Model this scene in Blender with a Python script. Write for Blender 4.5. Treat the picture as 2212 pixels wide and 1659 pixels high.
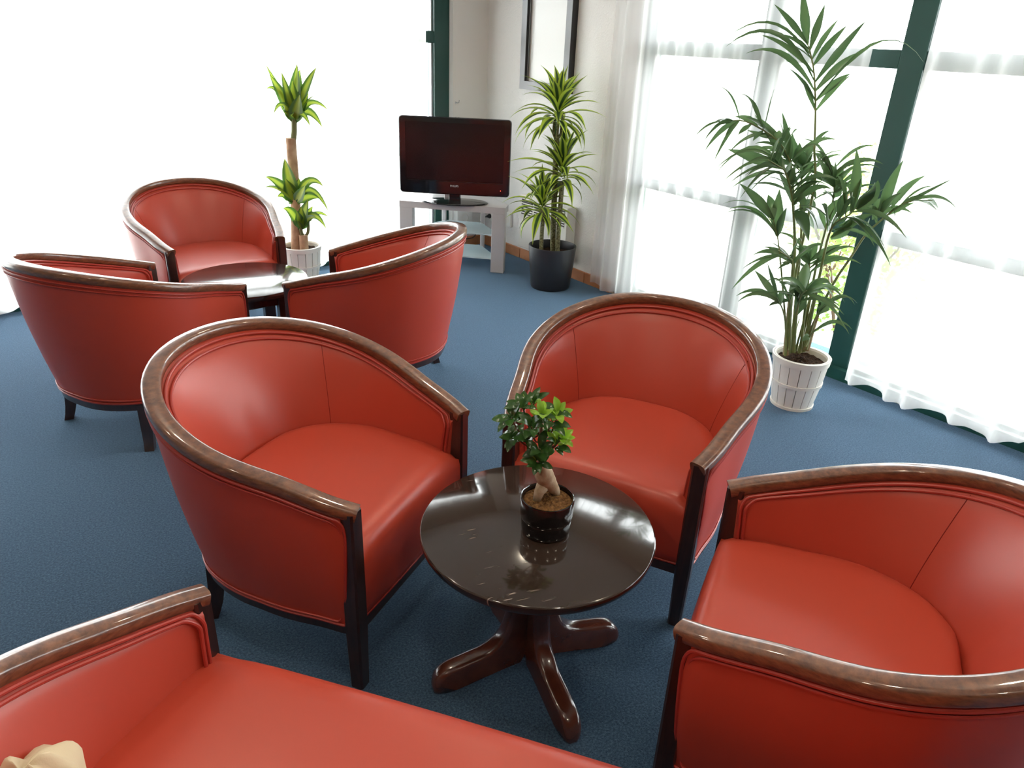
import bpy, math, random
from mathutils import Vector, Matrix

# ------------------------------------------------------------------ reset
for o in list(bpy.data.objects):
    bpy.data.objects.remove(o, do_unlink=True)
S = bpy.context.scene
COL = S.collection

# ------------------------------------------------------------------ camera
PITCH, ROLL, YAW, CAM_H, FPX = math.radians(25.22), math.radians(2.50), math.radians(51.8), 1.599, 1591.0
hx, hy = math.cos(YAW), math.sin(YAW)
cF = Vector((hx * math.cos(PITCH), hy * math.cos(PITCH), -math.sin(PITCH)))
cU = Vector((hx * math.sin(PITCH), hy * math.sin(PITCH), math.cos(PITCH)))
cR = Vector((hy, -hx, 0))
cR2 = math.cos(ROLL) * cR + math.sin(ROLL) * cU
cU2 = -math.sin(ROLL) * cR + math.cos(ROLL) * cU
cam_d = bpy.data.cameras.new('camera')
cam_d.sensor_fit = 'HORIZONTAL'
cam_d.sensor_width = 36.0
cam_d.lens = FPX / 2212.0 * 36.0
cam_d.clip_start = 0.05
cam = bpy.data.objects.new('camera', cam_d)
M = Matrix.Identity(4)
for i in range(3):
    M[i][0], M[i][1], M[i][2] = cR2[i], cU2[i], -cF[i]
M[2][3] = CAM_H
cam.matrix_world = M
COL.objects.link(cam)
S.camera = cam

# ------------------------------------------------------------------ world, exposure
SKY = 7.0
EXPOSURE = 1.18
LAMP = 85.0
w = bpy.data.worlds.new('overcast_sky')
S.world = w
w.use_nodes = True
bg = w.node_tree.nodes['Background']
bg.inputs[0].default_value = (0.93, 0.97, 1.0, 1)
bg.inputs[1].default_value = SKY
vs = S.view_settings
S.display_settings.display_device = 'sRGB'
vs.view_transform = 'Standard'
vs.look = 'None'
vs.exposure = EXPOSURE
vs.gamma = 1.0
vs.use_curve_mapping = False

XW, YW, CEIL = 3.60, 5.05, 2.90        # inner faces of the two window walls, ceiling height
XB, YB = -3.4, -3.4                    # far sides of the lounge behind the camera

def portal(name, loc, rot, sx, sy):
    l = bpy.data.lights.new(name, 'AREA')
    l.shape = 'RECTANGLE'; l.size = sx; l.size_y = sy
    l.cycles.is_portal = True
    o = bpy.data.objects.new(name, l); o.location = loc; o.rotation_euler = rot
    COL.objects.link(o)
portal('window_portal_a', (XW + 0.16, 0.435, 1.05), (0, math.radians(90), 0), 2.1, 6.1)
portal('window_portal_b', (0.54, YW + 0.16, 1.05), (math.radians(-90), 0, 0), 5.5, 2.1)

# ------------------------------------------------------------------ baked measurements (metres, room frame)
RAIL=[[0,-.4981,.782],[.0276,-.4972,.7818],[.0551,-.4944,.7811],[.0823,-.4896,.7799],[.109,-.483,.7782],[.1351,-.4745,.7761],[.1605,-.4641,.7734],[.185,-.452,.7702],[.2084,-.4382,.7664],[.2306,-.4227,.7622],[.2514,-.4057,.7574],[.2708,-.3872,.7522],[.2887,-.3676,.7466],[.305,-.3468,.7407],[.3195,-.325,.7344],[.3323,-.3025,.7279],[.3432,-.2793,.7211],[.3524,-.2556,.7141],[.3597,-.2316,.7071],[.3653,-.2075,.7],[.3691,-.1834,.6929],[.3713,-.1595,.6858],[.372,-.1358,.679],[.3713,-.1127,.6723],[.3692,-.09,.6658],[.366,-.068,.6597],[.3618,-.0466,.6537],[.357,-.026,.648],[.3518,-.006,.6423],[.3463,.0133,.6368],[.3409,.0321,.6312],[.3358,.0505,.6257],[.3311,.0688,.62],[.3267,.087,.6142],[.3226,.1054,.6084],[.3184,.1239,.6025],[.3139,.1427,.5965],[.309,.1617,.5904],[.3034,.1809,.5844],[.2968,.2001,.5783],[.2893,.2193,.5722]]
PALM=[[[[-.028,.051,.257],[-.049,.091,.583],[-.047,.092,1.038],[-.06,.12,1.201],[-.071,.146,1.361],[-.085,.179,1.508],[-.099,.212,1.597],[-.103,.227,1.621]],[[[-.069,.143,1.361],[-.044,.097,1.45],[-.019,.051,1.51],.0367],[[-.072,.149,1.396],[-.034,.107,1.472],[.005,.066,1.515],.0435],[[-.077,.157,1.434],[-.035,.1,1.538],[.007,.044,1.599],.0488],[[-.08,.17,1.478],[-.086,.083,1.609],[-.093,-.005,1.71],.0516],[[-.086,.181,1.526],[-.042,.154,1.627],[.002,.127,1.696],.0515],[[-.091,.197,1.561],[-.055,.177,1.65],[-.019,.158,1.718],.0461],[[-.098,.209,1.593],[-.103,.193,1.688],[-.108,.177,1.769],.0427],[[-.102,.225,1.619],[-.122,.249,1.725],[-.143,.273,1.831],.0507],[[-.103,.228,1.621],[-.182,.269,1.698],[-.26,.31,1.761],.033],[[-.101,.215,1.6],[-.147,.241,1.629],[-.193,.267,1.647],.0238],[[-.097,.208,1.584],[-.123,.278,1.634],[-.149,.349,1.651],.0233],[[-.093,.201,1.569],[-.169,.368,1.694],[-.246,.534,1.632],.0204],[[-.093,.193,1.553],[-.125,.25,1.6],[-.157,.307,1.618],.0204],[[-.087,.182,1.508],[-.186,.259,1.6],[-.285,.335,1.647],.0376],[[-.082,.173,1.469],[-.202,.322,1.655],[-.323,.471,1.598],.0283],[[-.078,.166,1.44],[-.129,.317,1.576],[-.18,.469,1.574],.0322],[[-.076,.155,1.404],[-.131,.199,1.476],[-.186,.242,1.527],.0328],[[-.072,.147,1.367],[-.098,.181,1.439],[-.125,.215,1.496],.0259],[[-.075,.154,1.417],[-.013,-.028,1.635],[.049,-.21,1.565],.0218]]],[[[-.052,.052,.254],[-.071,.077,.513],[-.095,.102,.792],[-.119,.123,.937],[-.146,.143,1.077],[-.174,.161,1.166],[-.218,.207,1.239],[-.275,.271,1.287],[-.33,.331,1.312],[-.391,.398,1.296]],[[[-.173,.161,1.164],[-.211,.24,1.253],[-.249,.319,1.332],.0601],[[-.218,.206,1.232],[-.233,.278,1.254],[-.248,.349,1.268],.0288],[[-.27,.263,1.276],[-.294,.262,1.256],[-.317,.26,1.235],.0233],[[-.296,.31,1.299],[-.336,.303,1.278],[-.376,.297,1.258],.0274],[[-.353,.328,1.308],[-.384,.331,1.278],[-.415,.334,1.247],.0306],[[-.366,.351,1.308],[-.424,.353,1.313],[-.482,.356,1.3],.0311],[[-.356,.334,1.309],[-.396,.359,1.306],[-.436,.384,1.287],.0289],[[-.275,.271,1.287],[-.288,.328,1.316],[-.302,.384,1.322],.0398],[[-.238,.243,1.251],[-.284,.274,1.305],[-.329,.306,1.326],.0398],[[-.218,.207,1.239],[-.213,.211,1.263],[-.208,.215,1.281],.0456],[[-.229,.226,1.249],[-.212,.254,1.273],[-.195,.281,1.289],.0452],[[-.214,.199,1.229],[-.196,.188,1.268],[-.179,.178,1.292],.0374],[[-.17,.155,1.171],[-.229,.16,1.267],[-.287,.165,1.362],.037],[[-.167,.15,1.156],[-.194,.156,1.23],[-.221,.162,1.29],.0305],[[-.199,.173,1.231],[-.253,.168,1.282],[-.306,.163,1.332],.0136],[[-.384,.384,1.299],[-.438,.409,1.289],[-.493,.434,1.238],.0164],[[-.38,.378,1.3],[-.425,.388,1.279],[-.471,.399,1.223],.0158],[[-.3274,.3281,1.3108],[-.3967,.3595,1.4167],[-.466,.3908,1.4436],.0187],[[-.2498,.2427,1.2658],[-.2949,.3018,1.2434],[-.34,.3609,1.1702],.0265],[[-.2558,.2494,1.2708],[-.2971,.2178,1.4016],[-.3384,.1862,1.4478],.0196],[[-.3308,.3319,1.3118],[-.3544,.3672,1.2475],[-.378,.4025,1.1308],.0218],[[-.1705,.1588,1.155],[-.1538,.1047,1.222],[-.1371,.0507,1.2357],.0199],[[-.1698,.1583,1.1526],[-.2224,.2171,1.2183],[-.275,.276,1.2211],.0276],[[-.1692,.1579,1.1508],[-.1174,.092,1.2422],[-.0656,.0261,1.2581],.0281],[[-.3404,.3424,1.3093],[-.386,.3801,1.2681],[-.4315,.4177,1.1788],.0287],[[-.265,.2597,1.2786],[-.3211,.2948,1.3877],[-.3771,.3299,1.4197],.0253]]],[[[-.062,.049,.253],[-.081,.062,.441],[-.112,.08,.756],[-.152,.104,.944],[-.192,.115,1.046],[-.238,.131,1.124],[-.285,.141,1.149],[-.337,.155,1.173]],[[[-.249,.152,1.13],[-.285,.266,1.163],[-.32,.38,1.186],.0599],[[-.245,.145,1.127],[-.331,.253,1.199],[-.417,.362,1.105],.0175],[[-.242,.138,1.124],[-.316,.257,1.21],[-.391,.375,1.081],.019],[[-.238,.131,1.124],[-.321,.196,1.176],[-.404,.26,1.1],.0157],[[-.188,.109,1.023],[-.156,.078,1.08],[-.123,.047,1.116],.0536],[[-.161,.119,1.003],[-.177,.05,1.065],[-.193,-.018,1.101],.0545],[[-.157,.113,.987],[-.16,.029,1.059],[-.163,-.054,1.074],.0387],[[-.191,.113,1.038],[-.174,.081,1.11],[-.158,.049,1.143],.0596],[[-.197,.125,1.064],[-.212,.104,1.112],[-.227,.084,1.15],.0651],[[-.204,.137,1.09],[-.207,.129,1.132],[-.21,.121,1.166],.0529],[[-.188,.109,1.023],[-.251,.171,1.061],[-.313,.232,1.057],.0281],[[-.195,.121,1.053],[-.255,.14,1.086],[-.316,.159,1.098],.0279],[[-.158,.113,.979],[-.175,.155,1.052],[-.193,.197,1.115],.066],[[-.254,.161,1.144],[-.293,.154,1.189],[-.331,.147,1.196],.0546],[[-.242,.138,1.127],[-.238,.191,1.173],[-.234,.243,1.154],.0503],[[-.156,.11,.972],[-.158,.077,1.004],[-.16,.044,.956],.0568],[[-.153,.105,.96],[-.134,.065,.91],[-.115,.025,.829],.0852],[[-.15,.1,.953],[-.134,.042,.957],[-.117,-.016,.875],.0591],[[-.1883,.114,1.0366],[-.1873,.0111,1.116],[-.1863,-.0918,1.1154],.0316],[[-.2862,.1413,1.1496],[-.3384,.1827,1.1038],[-.3905,.2241,1.0042],.0241],[[-.2841,.1408,1.1485],[-.3216,.0856,1.2711],[-.3592,.0304,1.3095],.0175],[[-.2458,.1327,1.1281],[-.3735,.1737,1.1448],[-.5011,.2148,1.0755],.0188],[[-.3272,.1524,1.1685],[-.3346,.1287,1.243],[-.3419,.105,1.2703],.0241],[[-.2768,.1392,1.1446],[-.3492,.1621,1.1513],[-.4216,.185,1.1093],.0297],[[-.3149,.1491,1.1628],[-.321,.1154,1.2722],[-.3271,.0818,1.3128],.0179],[[-.2435,.1322,1.1269],[-.2908,.1757,1.1],[-.338,.2192,1.0271],.0171],[[-.1838,.1128,1.0252],[-.1811,.035,1.0871],[-.1783,-.0427,1.0879],.0241],[[-.3094,.1476,1.1603],[-.4234,.1846,1.1595],[-.5373,.2216,1.0818],.0183],[[-.1944,.1158,1.05],[-.2034,.1063,1.1402],[-.2123,.0967,1.1758],.0245],[[-.2276,.1274,1.1064],[-.288,.2176,1.1039],[-.3485,.3079,1.0316],.0243],[[-.2104,.1214,1.0772],[-.2201,.0434,1.1624],[-.2298,-.0346,1.177],.0214],[[-.2117,.1219,1.0794],[-.2994,.1785,1.1164],[-.387,.2352,1.084],.0181]]],[[[-.008,.055,.255],[-.021,.083,.542],[-.034,.114,.825],[-.041,.138,.926],[-.044,.155,1.027],[-.046,.172,1.106],[-.045,.186,1.144]],[[[-.053,.2,1.126],[-.101,.192,1.197],[-.149,.185,1.268],.065],[[-.045,.185,1.12],[-.09,.168,1.176],[-.134,.151,1.233],.0749],[[-.032,.161,1.122],[-.02,.175,1.164],[-.008,.189,1.205],.0556],[[-.046,.172,1.106],[-.03,.161,1.146],[-.015,.151,1.187],.0327],[[-.04,.161,1.066],[-.03,.144,1.125],[-.02,.126,1.135],.0529],[[-.042,.165,1.066],[-.086,.158,1.125],[-.13,.152,1.138],.0592],[[-.042,.151,1.028],[-.066,.116,1.081],[-.09,.08,1.091],.0641],[[-.04,.148,.987],[-.048,.107,1.02],[-.056,.067,1.003],.0594],[[-.039,.134,.927],[-0,.126,.96],[.039,.117,.944],.0642],[[-.04,.135,.914],[.001,.119,.892],[.043,.102,.849],.0693],[[-.0412,.1389,.9315],[-.046,.083,1.0544],[-.0509,.0271,1.096],.0247],[[-.0459,.1712,1.1024],[-.1297,.2644,1.1526],[-.2135,.3576,1.1183],.0228],[[-.0447,.1605,1.0527],[-.0018,.1045,1.1581],[.0411,.0485,1.1868],.0199],[[-.0456,.1774,1.1206],[-.1079,.2699,1.1886],[-.1702,.3624,1.1757],.0301],[[-.0455,.1786,1.1239],[.0066,.1562,1.2386],[.0587,.1338,1.2762],.0316],[[-.0458,.1744,1.1126],[-.1055,.2769,1.126],[-.1652,.3794,1.0635],.0287],[[-.045,.1637,1.0673],[-.0172,.0935,1.1776],[.0107,.0233,1.2069],.0227],[[-.0458,.1741,1.1117],[-.0733,.2532,1.1513],[-.1007,.3323,1.1333],.0182],[[-.0459,.1711,1.1016],[-.0346,.1297,1.223],[-.0233,.0883,1.2671],.0177],[[-.0454,.1807,1.1297],[-.0892,.278,1.178],[-.133,.3752,1.1534],.0179],[[-.0412,.1391,.9324],[-.0007,.0663,1.0145],[.0398,-.0064,1.0251],.0293],[[-.0433,.1513,1.0048],[-.052,.201,1.064],[-.0606,.2508,1.0758],.0247]]],[[[-.065,.056,.321],[-.093,.083,.477],[-.142,.129,.723],[-.18,.142,.831],[-.221,.152,.909]],[[[-.18,.142,.83],[-.25,.247,.925],[-.321,.352,.904],.0261],[[-.183,.148,.847],[-.25,.245,.939],[-.317,.341,.922],.024],[[-.187,.156,.871],[-.261,.252,.964],[-.335,.349,.953],.0232],[[-.22,.149,.905],[-.278,.214,.989],[-.336,.278,1.055],.0549],[[-.222,.153,.921],[-.209,.185,.966],[-.196,.218,1.004],.0564],[[-.179,.141,.831],[-.195,.148,.935],[-.211,.156,1.04],.0823],[[-.179,.14,.831],[-.212,.112,.904],[-.245,.083,.977],.0573],[[-.18,.143,.835],[-.181,.17,.892],[-.181,.197,.949],.0322]]],[[[.018,.029,.255],[.02,.029,.433],[.019,.038,.7],[.027,.032,1.002],[.022,.052,1.08],[.026,.057,1.142]],[[[.023,.049,1.064],[.003,.043,1.116],[-.018,.036,1.167],.037],[[.026,.045,1.052],[.042,.04,1.098],[.059,.035,1.143],.0727],[[.028,.042,1.041],[.043,.02,1.085],[.059,-.002,1.129],.0842],[[.025,.035,1.03],[.022,-.001,1.066],[.018,-.038,1.102],.0833],[[.027,.032,1.018],[.017,-.007,1.055],[.007,-.046,1.073],.0698],[[.021,.053,1.067],[.017,.084,1.121],[.014,.115,1.17],.0208],[[.022,.051,1.056],[-.024,.08,1.131],[-.07,.109,1.195],.0327],[[.02,.056,1.079],[.013,.073,1.118],[.005,.09,1.154],.0711],[[.026,.045,1.04],[-.033,.049,1.089],[-.091,.053,1.111],.0606],[[.024,.038,1.034],[.014,-.006,1.055],[.004,-.05,.961],.0155],[[.028,.042,1.041],[.041,-.009,1.069],[.054,-.059,.976],.016],[[.024,.038,1.017],[.013,.061,1.021],[.003,.084,1.015],.0318],[[.026,.034,1.002],[-.004,.044,1.023],[-.035,.053,1.044],.0309],[[.022,.052,1.0798],[.0384,-.0416,1.1539],[.0548,-.1352,1.1539],.0182],[[.0241,.0438,1.048],[.0017,.1075,1.0809],[-.0206,.1713,1.0671],.0282],[[.0259,.0329,.9589],[.0893,-.0312,1.0546],[.1528,-.0953,1.0702],.0182],[[.0231,.0349,.8543],[.0143,.0645,.925],[.0055,.0941,.9493],.0288],[[.0238,.0542,1.1071],[.0892,-.0169,1.1699],[.1546,-.088,1.1615],.0294],[[.023,.0481,1.0646],[-.0477,.1181,1.1078],[-.1185,.1882,1.0833],.0319],[[.0248,.0406,1.0357],[.0387,-.0287,1.1153],[.0526,-.0981,1.1301],.0251],[[.0234,.0537,1.1015],[-.0046,.1011,1.1685],[-.0326,.1484,1.1829],.0257],[[.025,.0558,1.1268],[.0658,.0002,1.215],[.1066,-.0555,1.2352],.0199],[[.0227,.0529,1.0906],[-.0086,.1277,1.2075],[-.0398,.2026,1.2381],.0216],[[.0224,.0525,1.0865],[.0525,.0112,1.1569],[.0826,-.0302,1.1745],.0245],[[.0235,.0539,1.1038],[-.0067,.0952,1.1772],[-.037,.1365,1.1964],.0194]]],[[[.007,-.013,.289],[.01,-.024,.444],[.024,-.059,.628],[.041,-.102,.761],[.053,-.139,.873],[.064,-.177,.934],[.087,-.237,1.015],[.101,-.284,1.044],[.123,-.347,1.054]],[[[.053,-.157,.972],[.075,-.177,1.084],[.096,-.198,1.195],.0586],[[.063,-.195,1.016],[.071,-.254,1.088],[.078,-.313,1.153],.0534],[[.082,-.228,.999],[.143,-.298,1.07],[.204,-.368,1.141],.0311],[[.086,-.236,1.021],[.14,-.275,1.084],[.194,-.315,1.1],.0131],[[.101,-.285,1.041],[.133,-.36,1.068],[.165,-.435,1.029],.0302],[[.095,-.274,1.037],[.087,-.335,1.045],[.079,-.396,1.024],.048],[[.12,-.319,1.049],[.158,-.335,1.04],[.195,-.35,1.013],.0348],[[.085,-.235,1.027],[.115,-.277,1.052],[.144,-.32,1.065],.0261],[[.033,-.121,.974],[.064,-.159,1.013],[.095,-.198,1.04],.0467],[[.044,-.142,.973],[.081,-.182,1.011],[.118,-.222,1.034],.0457],[[.053,-.157,.972],[.09,-.217,1.001],[.127,-.277,.988],.0295],[[.054,-.141,.877],[.053,-.141,.912],[.053,-.14,.947],.0527],[[.064,-.177,.934],[.048,-.146,.99],[.031,-.114,.979],.0313],[[.08,-.225,.989],[.037,-.247,.986],[-.005,-.268,.983],.014],[[.073,-.194,.965],[.083,-.242,1.007],[.093,-.29,1.037],.0309],[[.053,-.156,.975],[.043,-.206,1.03],[.034,-.257,1.078],.0311]]],[[[.003,-.005,.279],[-.011,-.008,.567],[-.035,-.017,.758],[-.062,-.035,.87],[-.087,-.067,.928],[-.104,-.126,.973],[-.136,-.167,1.014]],[[[-.081,-0,.913],[-.066,-.025,.977],[-.052,-.05,1.021],.0545],[[-.074,-.012,.893],[-.052,-.078,.994],[-.029,-.144,1.019],.052],[[-.07,-.019,.884],[-.063,-.127,1.007],[-.055,-.235,.956],.0324],[[-.045,-.065,.836],[-.057,-.093,.901],[-.07,-.122,.965],.0655],[[-.046,-.064,.855],[-.047,-.132,.939],[-.049,-.2,.985],.0544],[[-.027,-.098,.909],[-.023,-.131,.944],[-.02,-.163,.962],.0488],[[-.093,-.147,.997],[-.106,-.124,1.119],[-.12,-.101,1.242],.056],[[-.078,-.174,1.01],[-.1,-.198,1.072],[-.122,-.222,1.134],.0756],[[-.086,-.158,1.014],[-.123,-.195,1.079],[-.16,-.232,1.13],.0687],[[-.08,-.17,1.006],[-.088,-.212,1.071],[-.097,-.254,1.114],.0196],[[-.095,-.054,.973],[-.119,-.095,1.032],[-.143,-.136,1.077],.0533],[[-.135,-.07,.992],[-.145,-.094,1.049],[-.154,-.118,1.069],.0181],[[-.075,-.011,.883],[-.068,-.024,.936],[-.062,-.037,.989],.0138],[[-.101,-.132,.995],[-.104,-.139,1.065],[-.108,-.146,1.135],.0484],[[-.1028,-.1219,.9699],[-.088,-.214,.9435],[-.0731,-.3061,.8538],.0215],[[-.0792,-.0571,.91],[-.1511,.0061,.9806],[-.223,.0692,.978],.0212],[[-.0745,-.0509,.8989],[-.0994,-.127,.961],[-.1243,-.203,.9609],.0248],[[-.1002,-.1128,.9629],[-.1379,-.0933,1.086],[-.1756,-.0737,1.1309],.0273],[[-.1142,-.139,.986],[-.1221,-.268,1.0031],[-.1301,-.397,.9374],.0304],[[-.0889,-.0736,.933],[-.1476,-.0538,1.0428],[-.2062,-.0341,1.0765],.0174],[[-.0991,-.1091,.9601],[-.0817,-.2235,.9177],[-.0642,-.3379,.7943],.0272],[[-.0635,-.0369,.8734],[-.1467,-.0463,.9863],[-.2298,-.0557,1.0139],.0269],[[-.0993,-.1096,.9605],[-.0935,-.184,.9388],[-.0878,-.2585,.8662],.0237],[[-.1237,-.1512,.9982],[-.1839,-.1631,1.0691],[-.2441,-.175,1.0829],.0224],[[-.0687,-.0435,.8854],[-.0575,-.1638,.9047],[-.0463,-.2841,.8463],.0196],[[-.0909,-.0805,.9383],[-.1292,-.1244,1.0306],[-.1676,-.1683,1.0569],.0235]]],[[[-.05,.05,.279],[-.081,.071,.555],[-.118,.076,.71],[-.16,.074,.745],[-.225,.096,.784]],[[[-.12,.081,.711],[-.166,.156,.754],[-.211,.231,.727],.0382],[[-.123,.086,.723],[-.141,.15,.757],[-.159,.215,.763],.0295],[[-.129,.097,.737],[-.138,.145,.769],[-.147,.192,.788],.0309],[[-.118,.078,.728],[-.15,.093,.711],[-.182,.109,.685],.0232],[[-.12,.081,.74],[-.126,.087,.744],[-.132,.093,.744],.0304],[[-.1558,.0742,.7415],[-.2243,.0134,.8465],[-.2929,-.0475,.8666],.0197],[[-.1901,.0842,.7631],[-.2459,.1664,.7058],[-.3018,.2486,.5722],.0309],[[-.1272,.0756,.7177],[-.1178,.0122,.8068],[-.1083,-.0511,.8294],.0172],[[-.1414,.0749,.7295],[-.2461,.1254,.7511],[-.3509,.176,.6979],.0196],[[-.1185,.076,.7104],[-.1106,.0158,.7988],[-.1028,-.0444,.8222],.0272]]],[[[-.081,.043,.308],[-.107,.051,.411],[-.149,.057,.495],[-.2,.056,.55],[-.251,.041,.586]],[[[-.164,.084,.543],[-.188,.182,.566],[-.212,.28,.515],.0273],[[-.163,.081,.538],[-.207,.159,.562],[-.252,.237,.506],.0291],[[-.166,.088,.55],[-.178,.153,.605],[-.19,.219,.654],.0405],[[-.204,.064,.578],[-.257,.075,.668],[-.311,.086,.745],.0355],[[-.162,.079,.544],[-.172,.097,.526],[-.183,.114,.509],.0186],[[-.157,.071,.542],[-.158,.074,.568],[-.159,.076,.586],.0539]]],[[[-.064,.034,.288],[-.095,.046,.45],[-.136,.04,.544],[-.193,.039,.602]],[[[-.137,.041,.543],[-.165,.05,.578],[-.192,.059,.596],.0493],[[-.14,.047,.565],[-.198,.085,.644],[-.256,.124,.618],.0192],[[-.142,.051,.575],[-.142,.109,.626],[-.142,.166,.615],.0117],[[-.138,.042,.558],[-.115,.057,.596],[-.093,.073,.595],.0325],[[-.137,.041,.551],[-.16,.078,.539],[-.183,.115,.508],.0286]]],[[[-.045,.019,.28],[-.074,.022,.414],[-.115,.008,.523],[-.161,-.025,.597],[-.212,-.071,.64]],[[[-.082,.038,.488],[-.048,.035,.519],[-.014,.031,.532],.0699],[[-.117,.011,.556],[-.137,.013,.616],[-.158,.016,.677],.0578],[[-.16,-.028,.634],[-.138,-.008,.689],[-.116,.012,.733],.0699],[[-.116,.009,.564],[-.137,-.009,.606],[-.158,-.027,.648],.0498],[[-.132,.038,.543],[-.156,-.002,.629],[-.18,-.042,.627],.0205],[[-.121,.018,.509],[-.122,-.009,.587],[-.124,-.036,.616],.0288],[[-.108,-.006,.597],[-.075,-.04,.645],[-.042,-.073,.659],.0533],[[-.106,-.009,.598],[-.124,-.078,.663],[-.142,-.147,.664],.0503],[[-.104,-.013,.595],[-.1,-.078,.638],[-.096,-.142,.603],.0435],[[-.101,-.018,.596],[-.051,-.083,.632],[-.001,-.147,.57],.019],[[-.116,.008,.579],[-.154,.019,.602],[-.192,.029,.57],.0279],[[-.113,.003,.584],[-.083,.009,.635],[-.052,.014,.687],.0192],[[-.104,-.012,.598],[-.097,-.027,.602],[-.09,-.043,.582],.0398],[[-.1327,-.0047,.5515],[-.1544,-.1255,.6055],[-.1761,-.2463,.5759],.0242],[[-.1698,-.033,.6044],[-.2321,-.0329,.6456],[-.2943,-.0328,.6407],.0279],[[-.158,-.0228,.5921],[-.1759,-.1261,.672],[-.1939,-.2294,.6708],.0246],[[-.1608,-.0248,.5966],[-.2037,.0144,.6442],[-.2466,.0536,.6457],.0269],[[-.1664,-.0299,.6016],[-.1865,-.1521,.6103],[-.2066,-.2744,.5398],.0289],[[-.1395,-.0096,.5624],[-.2257,.0391,.606],[-.312,.0878,.5822],.0183],[[-.1317,-.0039,.5498],[-.1184,-.0955,.5977],[-.1051,-.1871,.5808],.0207],[[-.1634,-.0271,.599],[-.2424,-.0168,.6605],[-.3214,-.0065,.6602],.0239],[[-.1477,-.0154,.5755],[-.1687,-.082,.636],[-.1897,-.1487,.6398],.0289],[[-.2036,-.0634,.6329],[-.2841,-.0332,.6928],[-.3647,-.003,.6882],.0281]]],[[[-.005,.009,.271],[-.01,.029,.478],[-.009,.046,.627],[-.004,.061,.705],[.007,.071,.731]],[[[-.005,.062,.709],[.026,.011,.767],[.056,-.041,.807],.0408],[[-.004,.062,.697],[.023,.032,.72],[.05,.002,.734],.0185],[[-.005,.063,.712],[.009,.06,.757],[.023,.057,.798],.0384],[[.005,.074,.715],[-.012,.089,.755],[-.029,.104,.779],.058],[[-.006,.065,.697],[-.043,.076,.749],[-.079,.088,.8],.0503],[[-.0068,.0526,.6613],[.0145,-.0538,.7473],[.0357,-.1602,.7483],.0254],[[.0013,.0659,.7176],[-.0033,.1545,.7648],[-.008,.2431,.7496],.0184],[[-.007,.0519,.6578],[.043,.0068,.7153],[.0931,-.0383,.7185],.0243],[[.0015,.066,.718],[-.0248,.1547,.8022],[-.0511,.2435,.8099],.0188],[[-.0058,.0556,.6769],[.0402,-.0239,.7805],[.0863,-.1034,.7998],.0243],[[-.0051,.0578,.6883],[-.0141,.107,.7469],[-.0231,.1562,.7587],.0172],[[-.0055,.0565,.6817],[.0211,-.0203,.7477],[.0477,-.0971,.7494],.0184],[[-.0063,.0541,.6689],[-.0296,.1241,.6933],[-.053,.1941,.6688],.0313]]],[[[-.019,-.027,.303],[-.03,-.035,.388],[-.049,-.052,.468],[-.073,-.074,.521]],[[[-.046,-.057,.511],[-.046,-.084,.549],[-.046,-.11,.571],.0681],[[-.044,-.061,.519],[0,-.121,.589],[.045,-.182,.57],.0153],[[-.071,-.078,.533],[-.08,-.159,.621],[-.089,-.239,.603],.0143],[[-.045,-.059,.511],[-.061,-.058,.549],[-.077,-.057,.573],.0542]]],[[[-.04,-.031,.325],[-.052,-.046,.381],[-.075,-.069,.417],[-.101,-.106,.461]],[[[-.045,-.058,.415],[.012,-.118,.467],[.069,-.178,.435],.0202],[[-.042,-.063,.424],[-.051,-.148,.489],[-.06,-.233,.457],.0211],[[-.052,-.046,.381],[-.072,-.041,.381],[-.093,-.036,.362],.0406]]],[[[.001,.039,.255],[.016,.033,.494],[.055,.025,.717]],[]],[[[.016,.013,.265],[.025,.017,.536],[.058,.02,.788]],[]],[[[.011,.021,.259],[.014,.036,.432],[.042,.048,.595]],[]],[[[.021,.004,.271],[.023,.02,.423],[.05,.034,.567]],[]],[[[-.004,.049,.256],[.001,.061,.34],[.03,.07,.418]],[]]]
CANE=[[[[-.035,.014,.213],[-.023,.009,.366],[-.009,.003,.597],[-.008,.003,.794],[-.007,.003,.958]],.032],[[[.005,-.034,.219],[.007,-.035,.286],[.008,-.035,.339]],.03],[[[.008,-.003,.95],[.016,-.006,1.001],[.02,-.008,1.06],[.027,-.01,1.119]],.018],[[[-.018,-.004,.489],[-.01,-.007,.554],[-.009,-.007,.599]],.016],[[[.009,-.036,.324],[-.003,-.031,.363],[-0,-.032,.419]],.012],[[[.019,-.04,.324],[.039,-.048,.361],[.044,-.049,.427]],.01]]
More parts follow.
